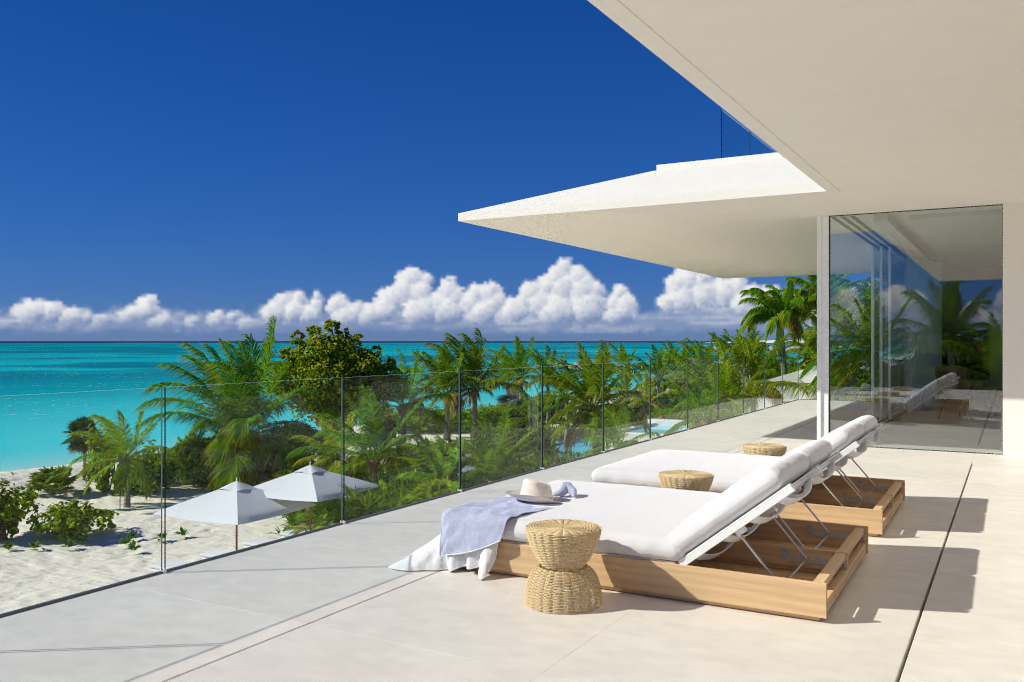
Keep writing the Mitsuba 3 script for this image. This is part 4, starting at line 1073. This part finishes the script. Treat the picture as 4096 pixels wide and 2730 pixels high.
# bright hedge
rng = np.random.default_rng(31)
hl = []
for i in range(34):
    u, w = (i % 17 + .5) / 17, (-.9, .9)[i // 17]
    bx, by = -34.9 + 5.7 * u + rng.normal(0, .15) - .75 * w * .8, 44.4 + 8.0 * u + rng.normal(0, .15) + .6 * w * .8
    r = rng.uniform(.75, 1.05); hl.append((np.array([bx, by, Z_SAND + rng.uniform(.45, .85)]), np.array([r, r, rng.uniform(.75, 1.0)])))
hd = thing('sea_lettuce_hedge', 'bright green rounded sea lettuce hedge behind the two bare trunks', 'hedge')
v, f, c = crown(rng, hl, 620, .20, np.array([.27, .45, .02]), 'long', .25)
v[:, 2] = np.maximum(v[:, 2], Z_SAND + .02)
part(hd, 'foliage', (v, f), 'mat_leaf', color=c, kind='stuff')
rosettes('sea_lettuce', 'small bright sprouts on the sand in front of the sea grape', [(x, y, Z_SAND + .06) for x, y in ((-23.0, 17.2), (-22.5, 16.6), (-22.2, 17.6), (-23.6, 15.6), (-24.3, 15.0), (-22.0, 18.2), (-23.8, 16.1), (-21.6, 16.2), (-24.8, 14.5))], .30, 20, 6, np.array([.10, .20, .015]), .34, 'shrub')
rosettes('sea_lettuce', 'sprouts at the foot of the leftmost palms', [(-31.5 + i * .5, 21.6 + .25 * (i % 3), Z_SAND + .08) for i in range(6)], .30, 16, 7, np.array([.08, .16, .015]), .34, 'shrub')
# strap leaved filler plants between the garden palms
for i, (x, y, z, n, r) in enumerate(((-12.9, 17.6, -2.3, 26, .75), (-12.3, 18.7, -2.35, 24, .75), (-11.4, 18.6, -2.5, 22, .7), (-10.6, 19.6, -2.2, 22, .7), (-10.4, 21.2, -2.1, 24, .75), (-12.6, 23.4, -2.4, 22, .8), (-14.8, 20.6, -3.2, 22, .75), (-15.6, 20.2, -3.5, 20, .7), (-13.8, 19.5, -3.1, 20, .7))):
    rg = np.random.default_rng(500 + i)
    pts = [(x + rg.normal() * .55, y + rg.normal() * .55, z - abs(rg.normal()) * .45) for _ in range(n)]
    rosettes('strap_plant', ('strap leaved plant left of the low arching palm', 'strap leaved plant behind the low arching palm', 'strap leaved plant between the low arching and the young upright palm', 'strap leaved plant right of the young upright palm', 'strap leaved plant at the fourth glass joint', 'strap leaved plant before the pool', 'strap leaved plant left of the outdoor shower', 'strap leaved plant right of the right parasol', 'strap leaved plant under the outdoor shower head')[i],
             pts, r, 16, 520 + i, (GREEN * .9, GREEN * .75 + LIME * .25, GREEN * .7)[i % 3], .10, 'plant', 'strap leaved plants below the rail')
rg = np.random.default_rng(91)
gc = []
while len(gc) < 3400:
    x, y = rg.uniform(-27, -7), rg.uniform(18, 62)
    d, l = .497 * -x + .868 * y, .868 * x + .497 * y
    if -23.6 < x < -15.2 and 35.3 < y < 56 or -13.4 < x < -8.8 and 29.8 < y < 35 or y > 52 and x < -16 and y < 56.3 or l / d < -.33 + .1 * meshkit.noise(np.array([x * .4, y * .4, 0])): continue
    if meshkit.noise(np.array([x * .5, y * .5, 3.0])) < .36: continue
    gc.append((x, y, Z_SAND + rg.uniform(.05, .9) * meshkit.noise(np.array([x * .35, y * .35, 9.0])) * 1.3))
rosettes('ground_cover', 'dense low green planting between the garden palms', gc, .50, 11, 92, GREEN * .85, .20, 'ground cover', kind='stuff')
LB = ('dark leafy shrub left of the second outdoor shower', 'dark leafy shrub behind the second outdoor shower', 'dark leafy shrub right of the yellow green palm', 'dark leafy shrub below the leftmost middle distance palm', 'dark leafy shrub below the right middle distance palm', 'dark leafy shrub behind the far rail panes', 'leafy shrub left of the royal palm stem', 'leafy shrub right of the royal palm stem', 'leafy shrub under the tallest palm', 'leafy shrub behind the pool rim', 'dark shrub beneath the young stemless palm', 'dark shrub beneath the yellowish palm', 'dark shrub left of the hedge', 'leafy shrub beyond the silver fan palm', 'leafy shrub by the far end of the pool', 'leafy shrub behind the big pool palm', 'tall dark shrub seen through the window beyond the terrace end', 'tall dark shrub behind the sliding doors', 'tall leafy shrub behind the stair wall')
for i, (x, y, w, h, col) in enumerate(((-18.6, 45.5, 2.0, 2.6, DARK * 2.3), (-16.6, 46.5, 2.0, 2.9, DARK * 2.3), (-15.0, 40.8, 1.8, 2.7, DARK * 2.2), (-15.6, 44.5, 2.2, 3.3, DARK * 2.4), (-13.8, 43.6, 2.2, 3.6, DARK * 2.4), (-9.2, 32.0, 1.8, 3.9, GREEN * .85), (-9.0, 35.6, 2.0, 4.6, GREEN * .8), (-6.9, 33.6, 1.8, 4.6, GREEN * .8), (-28.0, 49.5, 1.8, 1.5, GREEN * .8), (-23.0, 56.5, 2.6, 2.2, GREEN * .85),
                                           (-19.0, 24.8, 1.5, 1.7, GREEN * .75), (-22.8, 27.5, 1.6, 1.5, GREEN * .75), (-29.5, 37.3, 1.5, 2.2, GREEN * .75), (-31.5, 59.0, 2.4, 1.6, GREEN * .8), (-20.5, 54.5, 2.0, 2.6, GREEN * .75), (-14.6, 33.6, 1.6, 2.5, GREEN * .85), (-4.6, 34.0, 2.2, 6.2, GREEN * .75), (-1.5, 33.0, 2.4, 6.3, GREEN * .75), (-6.6, 36.5, 2.0, 5.6, GREEN * .85))):
    shrub('garden_shrub', LB[i], x, y, w, h, 600 + i, col, .19, 420, 'round' if i % 3 else 'long', .01, 8, group='leafy shrubs of the beach garden')
# the far end of the garden
rg = np.random.default_rng(77)
tl = []
for i in range(150):
    y = rg.uniform(60, 128); d0 = rg.uniform(0, 1); x = -8.5 - .06 * (y - 60) - d0 * (17 + .10 * (y - 60))
    hh = rg.uniform(2.2, 4.4) * (1 - .35 * d0); r = rg.uniform(1.1, 2.0)
    tl.append((np.array([x, y, Z_SAND + hh * .62]), np.array([r, r, hh * .46])))
tk = thing('garden_thicket', 'dense dark green thicket filling the far end of the beach garden', 'thicket', kind='stuff')
v, f, c = crown(rg, tl, 95, .34, GREEN * .75, 'round', .35)
part(tk, 'foliage', (v, f), 'mat_leaf', color=c, kind='stuff')
for i, (x, y, z, L_) in enumerate(((-27.5, 78.0, -.9, 2.3), (-24.0, 72.0, -.6, 2.2), (-21.0, 80.0, -.3, 2.4), (-17.5, 70.0, .1, 2.2), (-15.0, 78.0, .5, 2.4), (-12.5, 68.0, .8, 2.2), (-11.0, 58.0, .4, 1.9), (-28.5, 62.0, -1.5, 2.1))):
    feather_palm(CP, ('far palm showing between the two rightmost middle distance palms and the sea', 'far palm left of the boulder line end', 'far palm below the rock islet', 'far palm below the left end of the rock groyne', 'far palm below the middle of the rock groyne', 'far palm just left of the royal palm stem', 'nearer palm left of the royal palm stem, rising from the thicket', 'far palm right of the silver fan palm')[i],
                 (x, y, z), L_, 13, 900 + i, stem=.14, blades=34, width=.05, group=G, wind=.5)
rg = np.random.default_rng(41)
rosettes('clipped_hedge', 'low light green hedge behind the plunge pool', [(rg.uniform(-13.4, -8.2), 35.6 + rg.normal() * .3, -1.75 + rg.uniform(-.9, .2)) for _ in range(420)], .22, 9, 8, LIME * .75, .16, 'hedge')

# ------------------------------------------------------------------ parasols, beach loungers and other things on the sand
def parasol(x, y, ztop, zhem, half, rotz, lab, seed):
    k = thing('parasol', lab, 'parasol', 'white canvas parasols on the beach')
    M = T().translate([x, y, 0]).rotate([0, 0, 1], rotz)
    zg = float(zsand(np.array([x]), np.array([y]))[0]) - .1
    rows = []
    for t in np.linspace(.16, 1, 9):
        z = ztop - .06 - (ztop - .06 - zhem) * t
        r = []
        for s in range(4):
            a0, a1 = s * PI / 2, (s + 1) * PI / 2
            for u in np.linspace(0, 1, 13)[:-1]:
                pt = (1 - u) * np.array([math.cos(a0), math.sin(a0)]) + u * np.array([math.cos(a1), math.sin(a1)])
                sag = .045 * math.sin(u * PI) * t + (.02 if t == 1 else 0)
                r.append((*(pt * half * t * (1 - .035 * math.sin(u * PI) * (t > .9))), z - sag + .05 * t * (1 - t)))
        r.append(r[0]); rows.append(r)
    cn = part(k, 'canopy', thick(np.array(rows), .004), 'mat_canvas', smooth=12, to_world=M, label='square white canvas canopy')
    rng = np.random.default_rng(seed)
    rows = []
    for t in np.linspace(.02, 1, 6):
        r = []
        for s in range(4):
            a0, a1 = s * PI / 2, (s + 1) * PI / 2
            for u in np.linspace(0, 1, 13)[:-1]:
                pt = (1 - u) * np.array([math.cos(a0), math.sin(a0)]) + u * np.array([math.cos(a1), math.sin(a1)])
                r.append((*(pt * half * .235 * t), ztop - (.182 * t ** 1.1) * (ztop - zhem) * 1.55 + .018 * math.sin(u * 2 * PI) * t + .02 * t * math.sin(u * PI)))
        r.append(r[0]); rows.append(r)
    part(k, 'vent_cap', thick(np.array(rows), .004), 'mat_canvas', smooth=25, to_world=M)
    part(k, 'pole', tube([(0, 0, zg), (0, 0, ztop - .05)], .026, 10), 'mat_pole_wood', smooth=40, to_world=M)
    part(k, 'finial', lathe([(.001, ztop + .10), (.012, ztop + .095), (.008, ztop + .07), (.02, ztop + .05), (.01, ztop + .02), (.025, ztop - .005)], 10), 'mat_aluminium', smooth=True, to_world=M)
    for s in range(4):
        a = s * PI / 2
        part(k, 'rib', tube([(0, 0, ztop - .12), (half * .97 * math.cos(a), half * .97 * math.sin(a), zhem - .02)], .011, 6), 'mat_pole_wood', to_world=M)


parasol(-16.65, 15.40, -2.08, -2.76, 1.93, 48, 'nearer white square parasol, left of the two on the sand', 1)
parasol(-15.67, 16.95, -1.80, -2.42, 1.80, 48, 'farther white square parasol, overlapping behind the nearer one', 2)
parasol(-18.3, 26.6, -2.75, -3.35, 1.5, 29.8, 'white parasol mostly hidden by palm fronds behind the outdoor shower', 3)
for i, (x, y) in enumerate(((-18.25, 14.45), (-18.1, 15.85), (-18.15, 17.3), (-18.1, 18.65))):
    k = thing('beach_lounger', ('white padded beach lounger at the rail foot, first from the left', 'white padded beach lounger at the rail foot, second from the left', 'white padded beach lounger at the rail foot, third from the left', 'white padded beach lounger at the rail foot, fourth from the left')[i], 'sun lounger', 'padded beach loungers on the sand')
    M = T().translate([x, y, 0])
    z0 = Z_SAND + .52
    part(k, 'cushion', moved(cushion(2.0, .68, .09, .035, 12, 8, .01, 9 + i), None, (1.0, 0, z0 - .02)), 'mat_cushion', smooth=True, to_world=M)
    part(k, 'frame', box(.06, 1.97, -.32, .32, z0 - .13, z0 - .07, .004), 'mat_white_metal', to_world=M)
    for a in (.15, 1.85):
        for b_ in (-.28, .28):
            part(k, 'leg', box(a - .03, a + .03, b_ - .03, b_ + .03, Z_SAND - .25, z0 - .13, .003), 'mat_white_metal', to_world=M)


def shower(x, y, ztop, lab, flip=1.0):
    k = thing('outdoor_shower', lab, 'shower')
    a = np.radians(np.linspace(0, 180, 12)); d = np.array([-.87, -.5]) * flip
    pts = [(x, y, Z_SAND - .2), (x, y, -3.4), (x, y, ztop - .18)] + [(x + d[0] * .17 * (1 - math.cos(t)), y + d[1] * .17 * (1 - math.cos(t)), ztop - .18 + .18 * math.sin(t)) for t in a] + [(x + d[0] * .34, y + d[1] * .34, ztop - .30)]
    part(k, 'pipe', tube(pts, .024, 10), 'mat_steel', smooth=50)
    part(k, 'shower_head', moved(lathe([(.02, .03), (.05, .015), (.14, .008), (.14, -.008), (.001, -.01)], 20), None, (x + d[0] * .34, y + d[1] * .34, ztop - .31)), 'mat_steel', smooth=40)
    part(k, 'valve', tube([(x - .06, y, Z_SAND + 1.1), (x + .06, y, Z_SAND + 1.1)], .03, 8), 'mat_steel')


shower(-15.77, 22.08, -2.18, 'curved steel outdoor shower among the plants near the rail')
shower(-17.87, 45.08, -1.50, 'second outdoor shower in front of the dark thicket')
k = thing('garden_torch', 'black garden torch stuck in the sand by the small coconut palm', 'torch')
part(k, 'stake', tube([(-27.41, 20.0, -4.9), (-27.41, 20.0, -4.0)], .016, 8), 'mat_black'); part(k, 'head', lathe([(.02, 0), (.05, .05), (.06, .35), (.03, .42), (.001, .43)], 12) if False else moved(lathe([(.02, 0), (.05, .05), (.06, .30), (.03, .36), (.001, .37)], 12), None, (-27.41, 20.0, -4.0)), 'mat_black', smooth=40)

# the stair wall and the next house beyond the terrace
nw = thing('stair_wall', 'white plastered stair wall with a sloping top beyond the far rail', 'wall')
from shapely.geometry import Polygon
m = trimesh.creation.extrude_polygon(Polygon([(-7.6, -.6), (-5.3, -.6 + 0), (-5.3, 1.45), (-5.02, 1.45), (-5.02, -5), (-7.6, -5)]).union(Polygon([(-7.6, -.10), (-5.3, .62), (-5.0, .70), (-5.0, -1), (-7.6, -1)])), .25, engine='earcut')
w_ = np.array(m.vertices)
scene[nw] = mikit.ply((np.stack([w_[:, 0], 28.3 + w_[:, 2], w_[:, 1]], 1), np.array(m.faces)), 'mat_white_plaster')
nh = thing('neighbour_house', 'white neighbouring house with a pointed roof behind the palms, seen through the window', 'house')
hh = trimesh.PointCloud(np.array([[x, y, z] for z, e in ((3.72, 0), (3.90, 0), (4.75, 2.5)) for x, y in ((-6.75 + e, 42.5 + e), (8, 42.5 + e), (8, 54 - e), (-6.75 + e, 54 - e))])).convex_hull
part(nh, 'roof', (np.array(hh.vertices), np.array(hh.faces)), 'mat_white_plaster'); part(nh, 'wall', box(-3.5, 8, 45, 52, -5, 3.71), 'mat_white_plaster')
